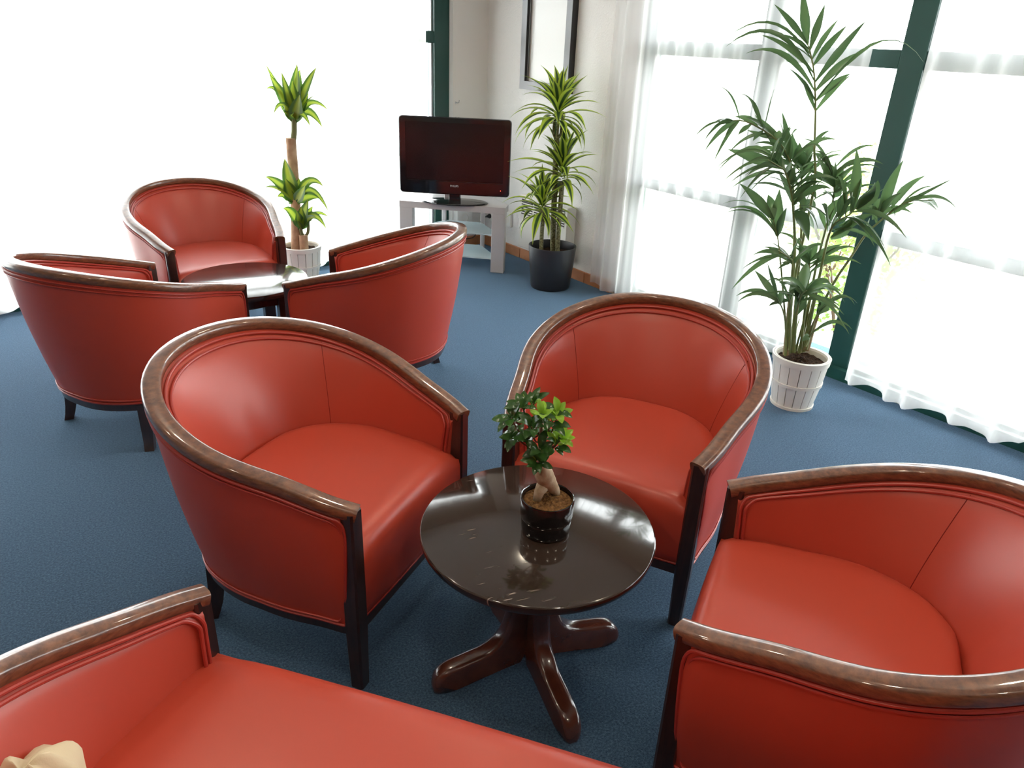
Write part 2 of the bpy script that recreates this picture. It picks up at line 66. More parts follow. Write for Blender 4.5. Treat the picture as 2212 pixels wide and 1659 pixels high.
CROWN=[[[[.024,-.009,1.094],[.038,-.032,1.244],[.051,-.054,1.395],.085],[[.02,-.008,1.06],[.016,-.032,1.181],[.012,-.055,1.301],.09],[[.014,-.006,1.085],[-.053,-.021,1.223],[-.121,-.037,1.333],.06],[[.015,-.006,1.11],[-.046,.024,1.25],[-.107,.054,1.389],.03],[[.019,-.007,1.094],[-.022,-.045,1.222],[-.063,-.082,1.35],.05],[[.031,-.012,1.102],[.081,-.084,1.26],[.131,-.156,1.384],.05],[[.025,-.01,1.077],[.059,-.024,1.174],[.093,-.038,1.272],.06],[[.029,-.011,1.077],[.062,-.099,1.165],[.094,-.186,1.228],.05],[[.035,-.014,1.094],[.103,-.104,1.175],[.171,-.194,1.141],.045],[[.031,-.012,1.077],[.105,-.044,1.118],[.178,-.076,1.025],.055],[[.026,-.01,1.06],[.036,-.103,1.112],[.046,-.197,1.05],.04],[[.016,-.006,1.06],[-.019,.005,1.122],[-.054,.016,1.155],.05],[[.017,-.007,1.06],[-.014,-.013,1.103],[-.045,-.019,1.113],.04],[[.026,-.01,1.069],[.052,-.069,1.151],[.079,-.127,1.234],.05],[[.014,-.006,1.069],[-.059,-.041,1.16],[-.132,-.077,1.116],.04],[[.026,-.01,1.102],[.047,-.027,1.233],[.069,-.044,1.364],.07],[[.018,-.007,1.06],[.007,.003,1.13],[-.004,.014,1.2],.07],[[.022,-.009,1.06],[.015,-.086,1.145],[.007,-.164,1.229],.08],[[.02,-.008,1.06],[-.002,-.042,1.103],[-.023,-.077,1.093],.05],[[.013,-.005,1.085],[-.064,-.009,1.236],[-.142,-.014,1.251],.03]],[[[-.019,-.014,.61],[-.053,-.041,.727],[-.086,-.069,.843],.09],[[-.029,-.01,.574],[-.122,-.033,.682],[-.215,-.056,.74],.06],[[-.03,-.01,.565],[-.133,-.049,.649],[-.236,-.088,.683],.055],[[-.023,-.012,.556],[-.055,-.03,.638],[-.087,-.048,.719],.085],[[-.018,-.014,.556],[-.004,-.025,.633],[.011,-.036,.71],.08],[[-.013,-.016,.574],[.003,-.112,.664],[.018,-.207,.728],.05],[[-.008,-.019,.583],[.047,-.111,.703],[.101,-.203,.682],.05],[[-.011,-.017,.556],[.053,-.047,.59],[.118,-.076,.581],.06],[[-.026,-.011,.556],[-.076,.001,.603],[-.126,.013,.595],.05],[[-.006,-.019,.574],[.077,-.074,.632],[.16,-.128,.498],.045],[[-.016,-.015,.556],[-.017,-.109,.626],[-.018,-.202,.696],.06],[[-.021,-.013,.556],[-.036,-.023,.599],[-.05,-.032,.643],.06],[[-.019,-.014,.538],[.005,-.01,.58],[.029,-.005,.605],.06],[[-.023,-.012,.547],[-.04,.01,.565],[-.056,.032,.56],.05]],[[[.003,-.033,.41],[.023,-.059,.495],[.043,-.084,.581],.08],[[-.007,-.029,.391],[-.082,-.091,.509],[-.157,-.153,.552],.06],[[.004,-.034,.4],[.04,-.05,.472],[.076,-.066,.529],.05],[[.004,-.034,.381],[.022,-.113,.456],[.04,-.192,.484],.055],[[.009,-.036,.4],[.071,-.084,.472],[.133,-.132,.386],.05],[[-.004,-.031,.382],[-.022,-.013,.401],[-.039,.005,.389],.05],[[0,-.032,.381],[.011,-.053,.426],[.022,-.074,.472],.06],[[-.003,-.031,.391],[-.04,-.098,.463],[-.077,-.165,.536],.06],[[-.002,-.032,.382],[-.018,-.089,.468],[-.034,-.146,.555],.07],[[.009,-.036,.391],[.091,-.061,.477],[.173,-.087,.454],.03],[[-.004,-.031,.382],[-.048,-.093,.445],[-.093,-.155,.472],.05]]]
DSTEM=[[[[-.077,.027,.252],[-.079,.029,.387],[-.078,.028,.489],[-.085,.034,.559]],.014],[[[.024,.019,.23],[.017,.025,.428],[.013,.028,.63],[.009,.032,.826],[.007,.033,1.005]],.019],[[[.028,-.025,.24],[.026,-.023,.438],[.028,-.024,.609],[.028,-.024,.736]],.016],[[[.01,.031,1.001],[-.009,.047,1.032],[-.01,.049,1.088],[-.006,.045,1.134]],.009],[[[-.01,.008,1.004],[-.011,.01,1.064],[-.012,.011,1.119]],.009],[[[.016,.039,1],[.031,.026,1.033],[.033,.025,1.089],[.037,.021,1.135]],.009]]
DCROWN=[[[-.001,.028,1.198],.3,46,1],[[.026,-.023,.833],.3,38,1],[[-.087,.036,.603],.27,34,1]]
FCL=[[[-.04,-.004,.338],9,.9],[[.001,-.014,.338],6,.8],[[-.054,.049,.343],5,.15],[[-.086,.05,.322],7,.05],[[-.073,.052,.269],8,0],[[-.063,.003,.314],5,0],[[-.024,-.018,.327],5,.1],[[.004,-.031,.279],7,.8],[[-.012,-.03,.265],4,.4],[[-.047,-.011,.255],4,.05],[[-.052,-.014,.224],6,.05],[[-.044,.04,.25],4,0],[[-.017,.056,.34],4,.3],[[.004,.024,.264],4,0]]
FTR=[[[.039,.005,.086],.006],[[.028,.008,.105],.014],[[.011,.017,.131],.023],[[-.003,.016,.157],.024],[[-.014,.013,.19],.012],[[-.018,.016,.229],.008],[[-.019,.017,.281],.006],[[-.021,.019,.319],.004]]

# ------------------------------------------------------------------ materials
MATS = {}
def new_mat(name):
    m = bpy.data.materials.new(name); m.use_nodes = True
    nt = m.node_tree
    return m, nt, nt.nodes['Principled BSDF']
def pbsdf(name, col, rough=0.5, spec=0.5, metal=0.0, coat=0.0, coat_r=0.05, bump=None, vary=None, trans=0.0):
    """bump=(scale,strength,distance) noise bump ; vary=(scale,col2,detail) colour noise"""
    m, nt, b = new_mat(name)
    b.inputs['Base Color'].default_value = (*col, 1)
    b.inputs['Roughness'].default_value = rough
    b.inputs['Specular IOR Level'].default_value = spec
    b.inputs['Metallic'].default_value = metal
    b.inputs['Coat Weight'].default_value = coat
    b.inputs['Coat Roughness'].default_value = coat_r
    tc = nt.nodes.new('ShaderNodeTexCoord')
    if vary:
        n = nt.nodes.new('ShaderNodeTexNoise'); n.inputs['Scale'].default_value = vary[0]; n.inputs['Detail'].default_value = vary[2]
        r = nt.nodes.new('ShaderNodeValToRGB')
        r.color_ramp.elements[0].position = 0.35; r.color_ramp.elements[1].position = 0.65
        r.color_ramp.elements[0].color = (*col, 1); r.color_ramp.elements[1].color = (*vary[1], 1)
        nt.links.new(tc.outputs['Object'], n.inputs['Vector'])
        nt.links.new(n.outputs['Fac'], r.inputs['Fac']); nt.links.new(r.outputs['Color'], b.inputs['Base Color'])
    if bump:
        n2 = nt.nodes.new('ShaderNodeTexNoise'); n2.inputs['Scale'].default_value = bump[0]; n2.inputs['Detail'].default_value = 4
        bp = nt.nodes.new('ShaderNodeBump'); bp.inputs['Strength'].default_value = bump[1]; bp.inputs['Distance'].default_value = bump[2]
        nt.links.new(tc.outputs['Object'], n2.inputs['Vector'])
        nt.links.new(n2.outputs['Fac'], bp.inputs['Height']); nt.links.new(bp.outputs['Normal'], b.inputs['Normal'])
    MATS[name] = m
    return m

pbsdf('leather', (0.45, 0.054, 0.029), 0.37, 0.5, bump=(900, 0.06, 0.0006))
pbsdf('leather_piping', (0.36, 0.034, 0.022), 0.40, 0.5)
pbsdf('leather_seam', (0.20, 0.012, 0.010), 0.6, 0.3)

def wood(name, c1, c2, rough, coat, scale=(1, 1, 1), axis=24):
    m, nt, b = new_mat(name)
    tc = nt.nodes.new('ShaderNodeTexCoord'); mp = nt.nodes.new('ShaderNodeMapping')
    mp.inputs['Scale'].default_value = scale
    n = nt.nodes.new('ShaderNodeTexNoise'); n.inputs['Scale'].default_value = axis; n.inputs['Detail'].default_value = 6
    n.inputs['Roughness'].default_value = 0.65
    r = nt.nodes.new('ShaderNodeValToRGB')
    r.color_ramp.elements[0].position = 0.34; r.color_ramp.elements[1].position = 0.68
    r.color_ramp.elements[0].color = (*c1, 1); r.color_ramp.elements[1].color = (*c2, 1)
    nt.links.new(tc.outputs['Object'], mp.inputs['Vector']); nt.links.new(mp.outputs['Vector'], n.inputs['Vector'])
    nt.links.new(n.outputs['Fac'], r.inputs['Fac']); nt.links.new(r.outputs['Color'], b.inputs['Base Color'])
    b.inputs['Roughness'].default_value = rough
    b.inputs['Coat Weight'].default_value = coat; b.inputs['Coat Roughness'].default_value = 0.06
    MATS[name] = m
wood('wood_rail', (0.075, 0.024, 0.010), (0.210, 0.080, 0.034), 0.36, 0.9, (3, 3, 9), 14)
wood('wood_dark', (0.018, 0.006, 0.005), (0.040, 0.014, 0.010), 0.28, 0.5, (6, 6, 1), 14)
wood('wood_mahogany', (0.060, 0.016, 0.009), (0.095, 0.026, 0.013), 0.24, 0.6, (3, 3, 3), 5)

def table_top_mat(name, c, rough, scratch):
    m, nt, b = new_mat(name)
    tc = nt.nodes.new('ShaderNodeTexCoord')
    n = nt.nodes.new('ShaderNodeTexNoise'); n.inputs['Scale'].default_value = 7; n.inputs['Detail'].default_value = 5
    r = nt.nodes.new('ShaderNodeValToRGB')
    r.color_ramp.elements[0].color = (*c, 1); r.color_ramp.elements[1].color = (c[0] * 1.5, c[1] * 1.4, c[2] * 1.4, 1)
    nt.links.new(tc.outputs['Object'], n.inputs['Vector']); nt.links.new(n.outputs['Fac'], r.inputs['Fac'])
    # worn pale scratches : stretched noise, thresholded, inside a patch mask
    mp = nt.nodes.new('ShaderNodeMapping'); mp.inputs['Rotation'].default_value = (0, 0, math.radians(25)); mp.inputs['Scale'].default_value = (14, 120, 1)
    s = nt.nodes.new('ShaderNodeTexNoise'); s.inputs['Scale'].default_value = 1.0; s.inputs['Detail'].default_value = 3
    s2 = nt.nodes.new('ShaderNodeTexNoise'); s2.inputs['Scale'].default_value = 4.0
    r1 = nt.nodes.new('ShaderNodeValToRGB'); r1.color_ramp.elements[0].position = 0.66; r1.color_ramp.elements[1].position = 0.72
    r2 = nt.nodes.new('ShaderNodeValToRGB'); r2.color_ramp.elements[0].position = 0.56; r2.color_ramp.elements[1].position = 0.66
    mu = nt.nodes.new('ShaderNodeMath'); mu.operation = 'MULTIPLY'
    mu2 = nt.nodes.new('ShaderNodeMath'); mu2.operation = 'MULTIPLY'; mu2.inputs[1].default_value = scratch
    mx = nt.nodes.new('ShaderNodeMix'); mx.data_type = 'RGBA'
    L = nt.links.new
    L(tc.outputs['Object'], mp.inputs['Vector']); L(mp.outputs['Vector'], s.inputs['Vector']); L(tc.outputs['Object'], s2.inputs['Vector'])
    L(s.outputs['Fac'], r1.inputs['Fac']); L(s2.outputs['Fac'], r2.inputs['Fac'])
    L(r1.outputs['Color'], mu.inputs[0]); L(r2.outputs['Color'], mu.inputs[1]); L(mu.outputs[0], mu2.inputs[0])
    L(mu2.outputs[0], mx.inputs['Factor']); L(r.outputs['Color'], mx.inputs['A']); mx.inputs['B'].default_value = (0.55, 0.45, 0.38, 1)
    L(mx.outputs['Result'], b.inputs['Base Color'])
    b.inputs['Roughness'].default_value = rough
    b.inputs['Coat Weight'].default_value = 0.5; b.inputs['Coat Roughness'].default_value = 0.05
    MATS[name] = m
table_top_mat('table_top_brown', (0.026, 0.017, 0.013), 0.12, 0.5)
table_top_mat('table_top_worn', (0.024, 0.012, 0.011), 0.16, 0.8)

def carpet_mat():
    m, nt, b = new_mat('carpet')
    L = nt.links.new
    tc = nt.nodes.new('ShaderNodeTexCoord')
    n = nt.nodes.new('ShaderNodeTexNoise'); n.inputs['Scale'].default_value = 160; n.inputs['Detail'].default_value = 4; n.inputs['Roughness'].default_value = 0.8
    r = nt.nodes.new('ShaderNodeValToRGB')
    e = r.color_ramp.elements
    e[0].position = 0.36; e[0].color = (0.008, 0.018, 0.036, 1)
    e[1].position = 0.66; e[1].color = (0.070, 0.120, 0.172, 1)
    k = e.new(0.5); k.color = (0.028, 0.058, 0.102, 1)
    n3 = nt.nodes.new('ShaderNodeTexNoise'); n3.inputs['Scale'].default_value = 1.6; n3.inputs['Detail'].default_value = 3
    mx = nt.nodes.new('ShaderNodeMix'); mx.data_type = 'RGBA'; mx.blend_type = 'MULTIPLY'; mx.inputs['Factor'].default_value = 0.35
    L(tc.outputs['Object'], n.inputs['Vector']); L(n.outputs['Fac'], r.inputs['Fac'])
    L(tc.outputs['Object'], n3.inputs['Vector'])
    L(r.outputs['Color'], mx.inputs['A']); L(n3.outputs['Color'], mx.inputs['B'])
    L(r.outputs['Color'], b.inputs['Base Color'])
    bp = nt.nodes.new('ShaderNodeBump'); bp.inputs['Strength'].default_value = 0.5; bp.inputs['Distance'].default_value = 0.004
    L(n.outputs['Fac'], bp.inputs['Height']); L(bp.outputs['Normal'], b.inputs['Normal'])
    b.inputs['Roughness'].default_value = 0.95; b.inputs['Specular IOR Level'].default_value = 0.15
    b.inputs['Sheen Weight'].default_value = 0.5; b.inputs['Sheen Roughness'].default_value = 0.5
    b.inputs['Sheen Tint'].default_value = (0.42, 0.68, 1.0, 1)
    MATS['carpet'] = m
carpet_mat()

pbsdf('wall_white', (0.80, 0.79, 0.77), 0.85, 0.2, bump=(90, 0.6, 0.006))
pbsdf('wall_smooth', (0.78, 0.76, 0.74), 0.85, 0.2, bump=(300, 0.1, 0.001))
pbsdf('wall_tan', (0.34, 0.29, 0.23), 0.85, 0.2, bump=(200, 0.1, 0.001))
pbsdf('ceiling_white', (0.62, 0.60, 0.57), 0.9, 0.2)
pbsdf('terracotta', (0.42, 0.17, 0.075), 0.55, 0.4, vary=(9, (0.50, 0.22, 0.10), 3))
pbsdf('grout', (0.50, 0.40, 0.32), 0.9, 0.2)
pbsdf('green_paint', (0.010, 0.060, 0.050), 0.35, 0.5)
pbsdf('grey_gasket', (0.42, 0.42, 0.44), 0.4, 0.5)
pbsdf('white_plastic', (0.78, 0.78, 0.76), 0.4, 0.5)
pbsdf('heater_white', (0.78, 0.76, 0.71), 0.4, 0.5)
pbsdf('heater_slot', (0.05, 0.045, 0.04), 0.7, 0.3)
pbsdf('black_gloss', (0.008, 0.008, 0.010), 0.10, 0.5, coat=0.5)
pbsdf('black_plastic', (0.012, 0.012, 0.014), 0.35, 0.5)
pbsdf('screen', (0.012, 0.006, 0.007), 0.22, 0.5)
pbsdf('chrome', (0.6, 0.6, 0.62), 0.15, 0.5, metal=1.0)
pbsdf('silver_paint', (0.56, 0.54, 0.54), 0.38, 0.5, metal=0.25)
pbsdf('frame_silver', (0.19, 0.19, 0.20), 0.35, 0.5)
pbsdf('logo_grey', (0.55, 0.55, 0.56), 0.4, 0.5)
pbsdf('pot_black', (0.018, 0.019, 0.023), 0.38, 0.5)
pbsdf('pot_glaze', (0.006, 0.006, 0.007), 0.10, 0.5, coat=0.6)
pbsdf('basket_white', (0.76, 0.74, 0.68), 0.55, 0.4, bump=(60, 0.15, 0.001))
pbsdf('basket_back', (0.50, 0.47, 0.41), 0.8, 0.2)
pbsdf('soil', (0.020, 0.011, 0.007), 0.95, 0.1, bump=(70, 1.0, 0.02), vary=(60, (0.075, 0.042, 0.025), 5))
pbsdf('coir', (0.10, 0.045, 0.018), 0.95, 0.1, bump=(160, 1.0, 0.01), vary=(110, (0.28, 0.14, 0.05), 5))
pbsdf('cane_bark', (0.34, 0.21, 0.13), 0.8, 0.2, bump=(40, 0.7, 0.01), vary=(14, (0.50, 0.34, 0.22), 5))
pbsdf('cane_green', (0.16, 0.17, 0.07), 0.6, 0.3)
pbsdf('stem_speckled', (0.10, 0.095, 0.05), 0.8, 0.2, bump=(90, 0.8, 0.006), vary=(90, (0.30, 0.29, 0.16), 4))
pbsdf('ficus_bark', (0.30, 0.22, 0.14), 0.75, 0.2, bump=(50, 0.5, 0.004), vary=(60, (0.42, 0.33, 0.23), 4))
pbsdf('twig', (0.12, 0.05, 0.025), 0.7, 0.2)
pbsdf('palm_stem', (0.14, 0.20, 0.06), 0.5, 0.4, vary=(30, (0.22, 0.24, 0.09), 3))
pbsdf('palm_sheath', (0.20, 0.14, 0.07), 0.8, 0.2, vary=(30, (0.32, 0.26, 0.15), 3))
pbsdf('beige_cloth', (0.60, 0.49, 0.33), 0.85, 0.2, bump=(500, 0.3, 0.001))
pbsdf('gravel', (0.62, 0.60, 0.55), 0.95, 0.2, bump=(20, 1.0, 0.05), vary=(14, (0.42, 0.40, 0.36), 5))
pbsdf('bark_brown', (0.10, 0.06, 0.035), 0.9, 0.2)
pbsdf('lamp_rim', (0.75, 0.75, 0.73), 0.4, 0.5)

def emit(name, col, st):
    m = bpy.data.materials.new(name); m.use_nodes = True
    nt = m.node_tree; nt.nodes.clear()
    e = nt.nodes.new('ShaderNodeEmission'); e.inputs[0].default_value = (*col, 1); e.inputs[1].default_value = st
    o = nt.nodes.new('ShaderNodeOutputMaterial'); nt.links.new(e.outputs[0], o.inputs[0])
    MATS[name] = m
emit('lamp_glow', (1.0, 0.86, 0.66), LAMP)
emit('led_red', (1.0, 0.06, 0.03), 4)

def glass_mat(name, tint, refl):
    m = bpy.data.materials.new(name); m.use_nodes = True
    nt = m.node_tree; nt.nodes.clear(); L = nt.links.new
    t = nt.nodes.new('ShaderNodeBsdfTransparent'); t.inputs[0].default_value = (*tint, 1)
    g = nt.nodes.new('ShaderNodeBsdfGlossy'); g.inputs['Roughness'].default_value = 0.02
    f = nt.nodes.new('ShaderNodeFresnel'); f.inputs['IOR'].default_value = refl
    mx = nt.nodes.new('ShaderNodeMixShader'); o = nt.nodes.new('ShaderNodeOutputMaterial')
    L(f.outputs[0], mx.inputs[0]); L(t.outputs[0], mx.inputs[1]); L(g.outputs[0], mx.inputs[2]); L(mx.outputs[0], o.inputs[0])
    MATS[name] = m
glass_mat('window_glass', (0.97, 0.98, 0.97), 1.35)

def frosted_mat():
    m = bpy.data.materials.new('frosted_glass'); m.use_nodes = True
    nt = m.node_tree; nt.nodes.clear(); L = nt.links.new
    t = nt.nodes.new('ShaderNodeBsdfTransparent'); t.inputs[0].default_value = (0.85, 0.95, 0.97, 1)
    p = nt.nodes.new('ShaderNodeBsdfPrincipled'); p.inputs['Base Color'].default_value = (0.62, 0.74, 0.78, 1); p.inputs['Roughness'].default_value = 0.12
    mx = nt.nodes.new('ShaderNodeMixShader'); mx.inputs[0].default_value = 0.72; o = nt.nodes.new('ShaderNodeOutputMaterial')
    L(t.outputs[0], mx.inputs[1]); L(p.outputs[0], mx.inputs[2]); L(mx.outputs[0], o.inputs[0])
    MATS['frosted_glass'] = m
frosted_mat()

def voile(name, transp, transl, alb=0.88):
    m = bpy.data.materials.new(name); m.use_nodes = True
    nt = m.node_tree; nt.nodes.clear(); L = nt.links.new
    t = nt.nodes.new('ShaderNodeBsdfTransparent')
    d = nt.nodes.new('ShaderNodeBsdfDiffuse'); d.inputs[0].default_value = (alb, alb, alb, 1)
    s = nt.nodes.new('ShaderNodeBsdfTranslucent'); s.inputs[0].default_value = (alb, alb, alb, 1)
    a = nt.nodes.new('ShaderNodeMixShader'); a.inputs[0].default_value = transl
    b = nt.nodes.new('ShaderNodeMixShader')
    o = nt.nodes.new('ShaderNodeOutputMaterial')
    # a woven sheet hides more where it is seen edge-on
    lw = nt.nodes.new('ShaderNodeLayerWeight'); lw.inputs['Blend'].default_value = 0.25
    mr = nt.nodes.new('ShaderNodeMapRange'); mr.inputs['To Min'].default_value = 1 - transp; mr.inputs['To Max'].default_value = 1.0
    L(lw.outputs['Facing'], mr.inputs['Value'])
    L(d.outputs[0], a.inputs[1]); L(s.outputs[0], a.inputs[2])
    L(mr.outputs[0], b.inputs[0]); L(t.outputs[0], b.inputs[1]); L(a.outputs[0], b.inputs[2]); L(b.outputs[0], o.inputs[0])
    MATS[name] = m
voile('voile_thin', 0.55, 0.55, 0.80)
voile('voile_dense', 0.28, 0.80, 0.92)

def leaf_mat(name, mid, edge, p0, p1, rough=0.35, noise=0.0, transl=0.35):
    """colour across the blade from UV.x (0..1), translucent"""
    m = bpy.data.materials.new(name); m.use_nodes = True
    nt = m.node_tree; nt.nodes.clear(); L = nt.links.new
    uv = nt.nodes.new('ShaderNodeUVMap'); sp = nt.nodes.new('ShaderNodeSeparateXYZ')
    L(uv.outputs[0], sp.inputs[0])
    s = nt.nodes.new('ShaderNodeMath'); s.operation = 'SUBTRACT'; s.inputs[1].default_value = 0.5
    ab = nt.nodes.new('ShaderNodeMath'); ab.operation = 'ABSOLUTE'
    L(sp.outputs[0], s.inputs[0]); L(s.outputs[0], ab.inputs[0])
    r = nt.nodes.new('ShaderNodeValToRGB')
    r.color_ramp.elements[0].position = p0; r.color_ramp.elements[1].position = p1
    r.color_ramp.elements[0].color = (*mid, 1); r.color_ramp.elements[1].color = (*edge, 1)
    L(ab.outputs[0], r.inputs['Fac'])
    oi = nt.nodes.new('ShaderNodeObjectInfo')
    hv = nt.nodes.new('ShaderNodeHueSaturation')
    mr = nt.nodes.new('ShaderNodeMapRange'); mr.inputs['To Min'].default_value = 0.72; mr.inputs['To Max'].default_value = 1.3
    L(oi.outputs['Random'], mr.inputs['Value']); L(mr.outputs[0], hv.inputs['Value']); L(r.outputs['Color'], hv.inputs['Color'])
    p = nt.nodes.new('ShaderNodeBsdfPrincipled'); p.inputs['Roughness'].default_value = rough
    t = nt.nodes.new('ShaderNodeBsdfTranslucent')
    mx = nt.nodes.new('ShaderNodeMixShader'); mx.inputs[0].default_value = transl
    o = nt.nodes.new('ShaderNodeOutputMaterial')
    L(hv.outputs['Color'], p.inputs['Base Color']); L(hv.outputs['Color'], t.inputs[0])
    L(p.outputs[0], mx.inputs[1]); L(t.outputs[0], mx.inputs[2]); L(mx.outputs[0], o.inputs[0])
    MATS[name] = m
leaf_mat('leaf_lemon', (0.035, 0.085, 0.030), (0.46, 0.58, 0.07), 0.15, 0.25)
leaf_mat('leaf_cornplant', (0.40, 0.52, 0.06), (0.085, 0.19, 0.035), 0.14, 0.30)
leaf_mat('leaf_palm', (0.090, 0.165, 0.062), (0.078, 0.148, 0.062), 0.05, 0.4, 0.32, transl=0.36)
leaf_mat('leaf_ficus', (0.040, 0.105, 0.020), (0.032, 0.090, 0.018), 0.02, 0.3, 0.25, transl=0.2)
leaf_mat('leaf_ficus_young', (0.22, 0.42, 0.03), (0.26, 0.46, 0.04), 0.02, 0.3, 0.28, transl=0.3)
leaf_mat('leaf_hedge', (0.22, 0.36, 0.06), (0.30, 0.44, 0.08), 0.1, 0.4, 0.5)

# ------------------------------------------------------------------ mesh helpers
class MB:
    def __init__(self): self.v = []; self.f = []; self.uv = []
    def quad_grid(self, rows, close_u=False, close_v=False, uv=False):
        """rows: list of equal length point lists"""
        o = len(self.v); n = len(rows[0]); m = len(rows)
        for r in rows: self.v += [tuple(p) for p in r]
        for i in range(m - 1 + (1 if close_v else 0)):
            for j in range(n - 1 + (1 if close_u else 0)):
                a = o + i * n + j; b = o + i * n + (j + 1) % n
                c = o + ((i + 1) % m) * n + (j + 1) % n; d = o + ((i + 1) % m) * n + j
                self.f.append((a, b, c, d))
        return o
    def cap(self, idx, flip=False): self.f.append(tuple(reversed(idx)) if flip else tuple(idx))
    def box(self, c, s, rz=0.0, bev=0.0):
        cx, cy, cz = c; x, y, z = s[0] / 2, s[1] / 2, s[2] / 2
        ca, sa = math.cos(rz), math.sin(rz)
        if bev <= 0:
            o = len(self.v)
            for dz in (-z, z):
                for dx, dy in ((-x, -y), (x, -y), (x, y), (-x, y)):
                    self.v.append((cx + dx * ca - dy * sa, cy + dx * sa + dy * ca, cz + dz))
            self.f += [(o + 3, o + 2, o + 1, o), (o + 4, o + 5, o + 6, o + 7)] + [(o + i, o + (i + 1) % 4, o + 4 + (i + 1) % 4, o + 4 + i) for i in range(4)]
            return self
        def ring(ix, iy, zz):
            b = bev; pts = []
            for (sx, sy) in ((-1, -1), (1, -1), (1, 1), (-1, 1)):
                k = [(ix * sx, (iy - b) * sy), ((ix - b) * sx, iy * sy)]
                if sx * sy < 0: k.reverse()
                pts += k
            return [(cx + px * ca - py * sa, cy + px * sa + py * ca, cz + zz) for px, py in pts]
        rows = [ring(x - bev, y - bev, -z), ring(x, y, -z + bev), ring(x, y, z - bev), ring(x - bev, y - bev, z)]
        o = self.quad_grid(rows, close_u=True)
        n = 8
        self.cap(range(o, o + n), True); self.cap(range(o + 3 * n, o + 4 * n))
        return self
    def lathe(self, prof, seg=48, c=(0, 0, 0), cap_ends=True):
        """prof: (r,z) bottom..top"""
        rows = [[(c[0] + r * math.cos(2 * math.pi * k / seg), c[1] + r * math.sin(2 * math.pi * k / seg), c[2] + z) for k in range(seg)] for r, z in prof]
        o = self.quad_grid(rows, close_u=True)
        if cap_ends:
            self.cap(range(o, o + seg), True); self.cap(range(o + (len(prof) - 1) * seg, o + len(prof) * seg))
        return self
    def tube(self, path, rad, seg=8, closed=False, up=(0, 0, 1)):
        path = [Vector(p) for p in path]; n = len(path); rows = []
        nrm = None
        for i in range(n):
            if closed: t = path[(i + 1) % n] - path[i - 1]
            else: t = path[min(i + 1, n - 1)] - path[max(i - 1, 0)]
            if t.length < 1e-9: t = Vector((0, 0, 1))
            t.normalize()
            if nrm is None:
                a = Vector(up)
                if abs(a.dot(t)) > 0.9: a = Vector((1, 0, 0))
                nrm = (a - t * a.dot(t)).normalized()
            else:
                nrm = nrm - t * nrm.dot(t)
                nrm = nrm.normalized() if nrm.length > 1e-6 else Vector((1, 0, 0))
            bn = t.cross(nrm)
            r = rad[i] if isinstance(rad, (list, tuple)) else rad
            rows.append([path[i] + r * (math.cos(2 * math.pi * k / seg) * nrm + math.sin(2 * math.pi * k / seg) * bn) for k in range(seg)])
        o = self.quad_grid(rows, close_u=True, close_v=closed)
        if not closed:
            self.cap(range(o, o + seg), True); self.cap(range(o + (n - 1) * seg, o + n * seg))
        return self
    def sweep(self, frames, prof, caps=True):
        """frames: list of (origin, side, up) ; prof: list of (a,b)"""
        rows = [[o + s * a + u * b for a, b in prof] for o, s, u in frames]
        k = self.quad_grid(rows, close_u=True); n = len(prof)
        if caps:
            self.cap(range(k, k + n), True); self.cap(range(k + (len(rows) - 1) * n, k + len(rows) * n))
        return self
    def prism(self, poly, fn):
        """poly 2-D list extruded: fn(p,side) -> 3-D for side 0/1"""
        n = len(poly); o = len(self.v)
        for s in (0, 1): self.v += [tuple(fn(p, s)) for p in poly]
        self.f.append(tuple(range(o, o + n))); self.f.append(tuple(reversed(range(o + n, o + 2 * n))))
        for i in range(n): self.f.append((o + i, o + n + i, o + n + (i + 1) % n, o + (i + 1) % n))
        return self
    def mesh(self, name, mat, smooth=True, angle=40):
        me = bpy.data.meshes.new(name)
        me.from_pydata([tuple(v) for v in self.v], [], self.f)
        me.validate(); me.update()
        import bmesh
        b = bmesh.new(); b.from_mesh(me); bmesh.ops.recalc_face_normals(b, faces=b.faces); b.to_mesh(me); b.free()
        if smooth:
            me.polygons.foreach_set('use_smooth', [True] * len(me.polygons))
            try: me.set_sharp_from_angle(angle=math.radians(angle))
            except Exception: pass
        me.materials.append(MATS[mat])
        return me
    def obj(self, name, mat, parent=None, smooth=True, angle=40):
        return link(name, self.mesh(name, mat, smooth, angle), parent)

def link(name, data, parent=None):
    o = bpy.data.objects.new(name, data); COL.objects.link(o)
    if parent: o.parent = parent
    return o
def tag(o, label, cat, group=None):
    o['label'] = label; o['category'] = cat
    if group: o['group'] = group
    return o
def thing(name, label, cat, loc=(0, 0, 0), rz=0.0, group=None):
    o = link(name, None); o.location = loc; o.rotation_euler = (0, 0, rz); o.empty_display_size = 0.1
    return tag(o, label, cat, group)
def struct(o):
    o['kind'] = 'structure'; return o
def copy_tree(src, parent=None):
    c = src.copy(); COL.objects.link(c); c.parent = parent
    for ch in src.children: copy_tree(ch, c)
    return c
def catmull(pts, n):
    """resample a polyline through pts into n+1 points"""
    P = [Vector(p) for p in pts]; m = len(P) - 1; out = []
    for i in range(n + 1):
        t = i / n * m; k = min(int(t), m - 1); u = t - k
        p0 = P[k - 1] if k > 0 else 2 * P[0] - P[1]
        p1, p2 = P[k], P[k + 1]
        p3 = P[k + 2] if k + 2 <= m else 2 * P[m] - P[m - 1]
        out.append(0.5 * ((2 * p1) + (p2 - p0) * u + (2 * p0 - 5 * p1 + 4 * p2 - p3) * u * u + (3 * p1 - p0 - 3 * p2 + p3) * u ** 3))
    return out
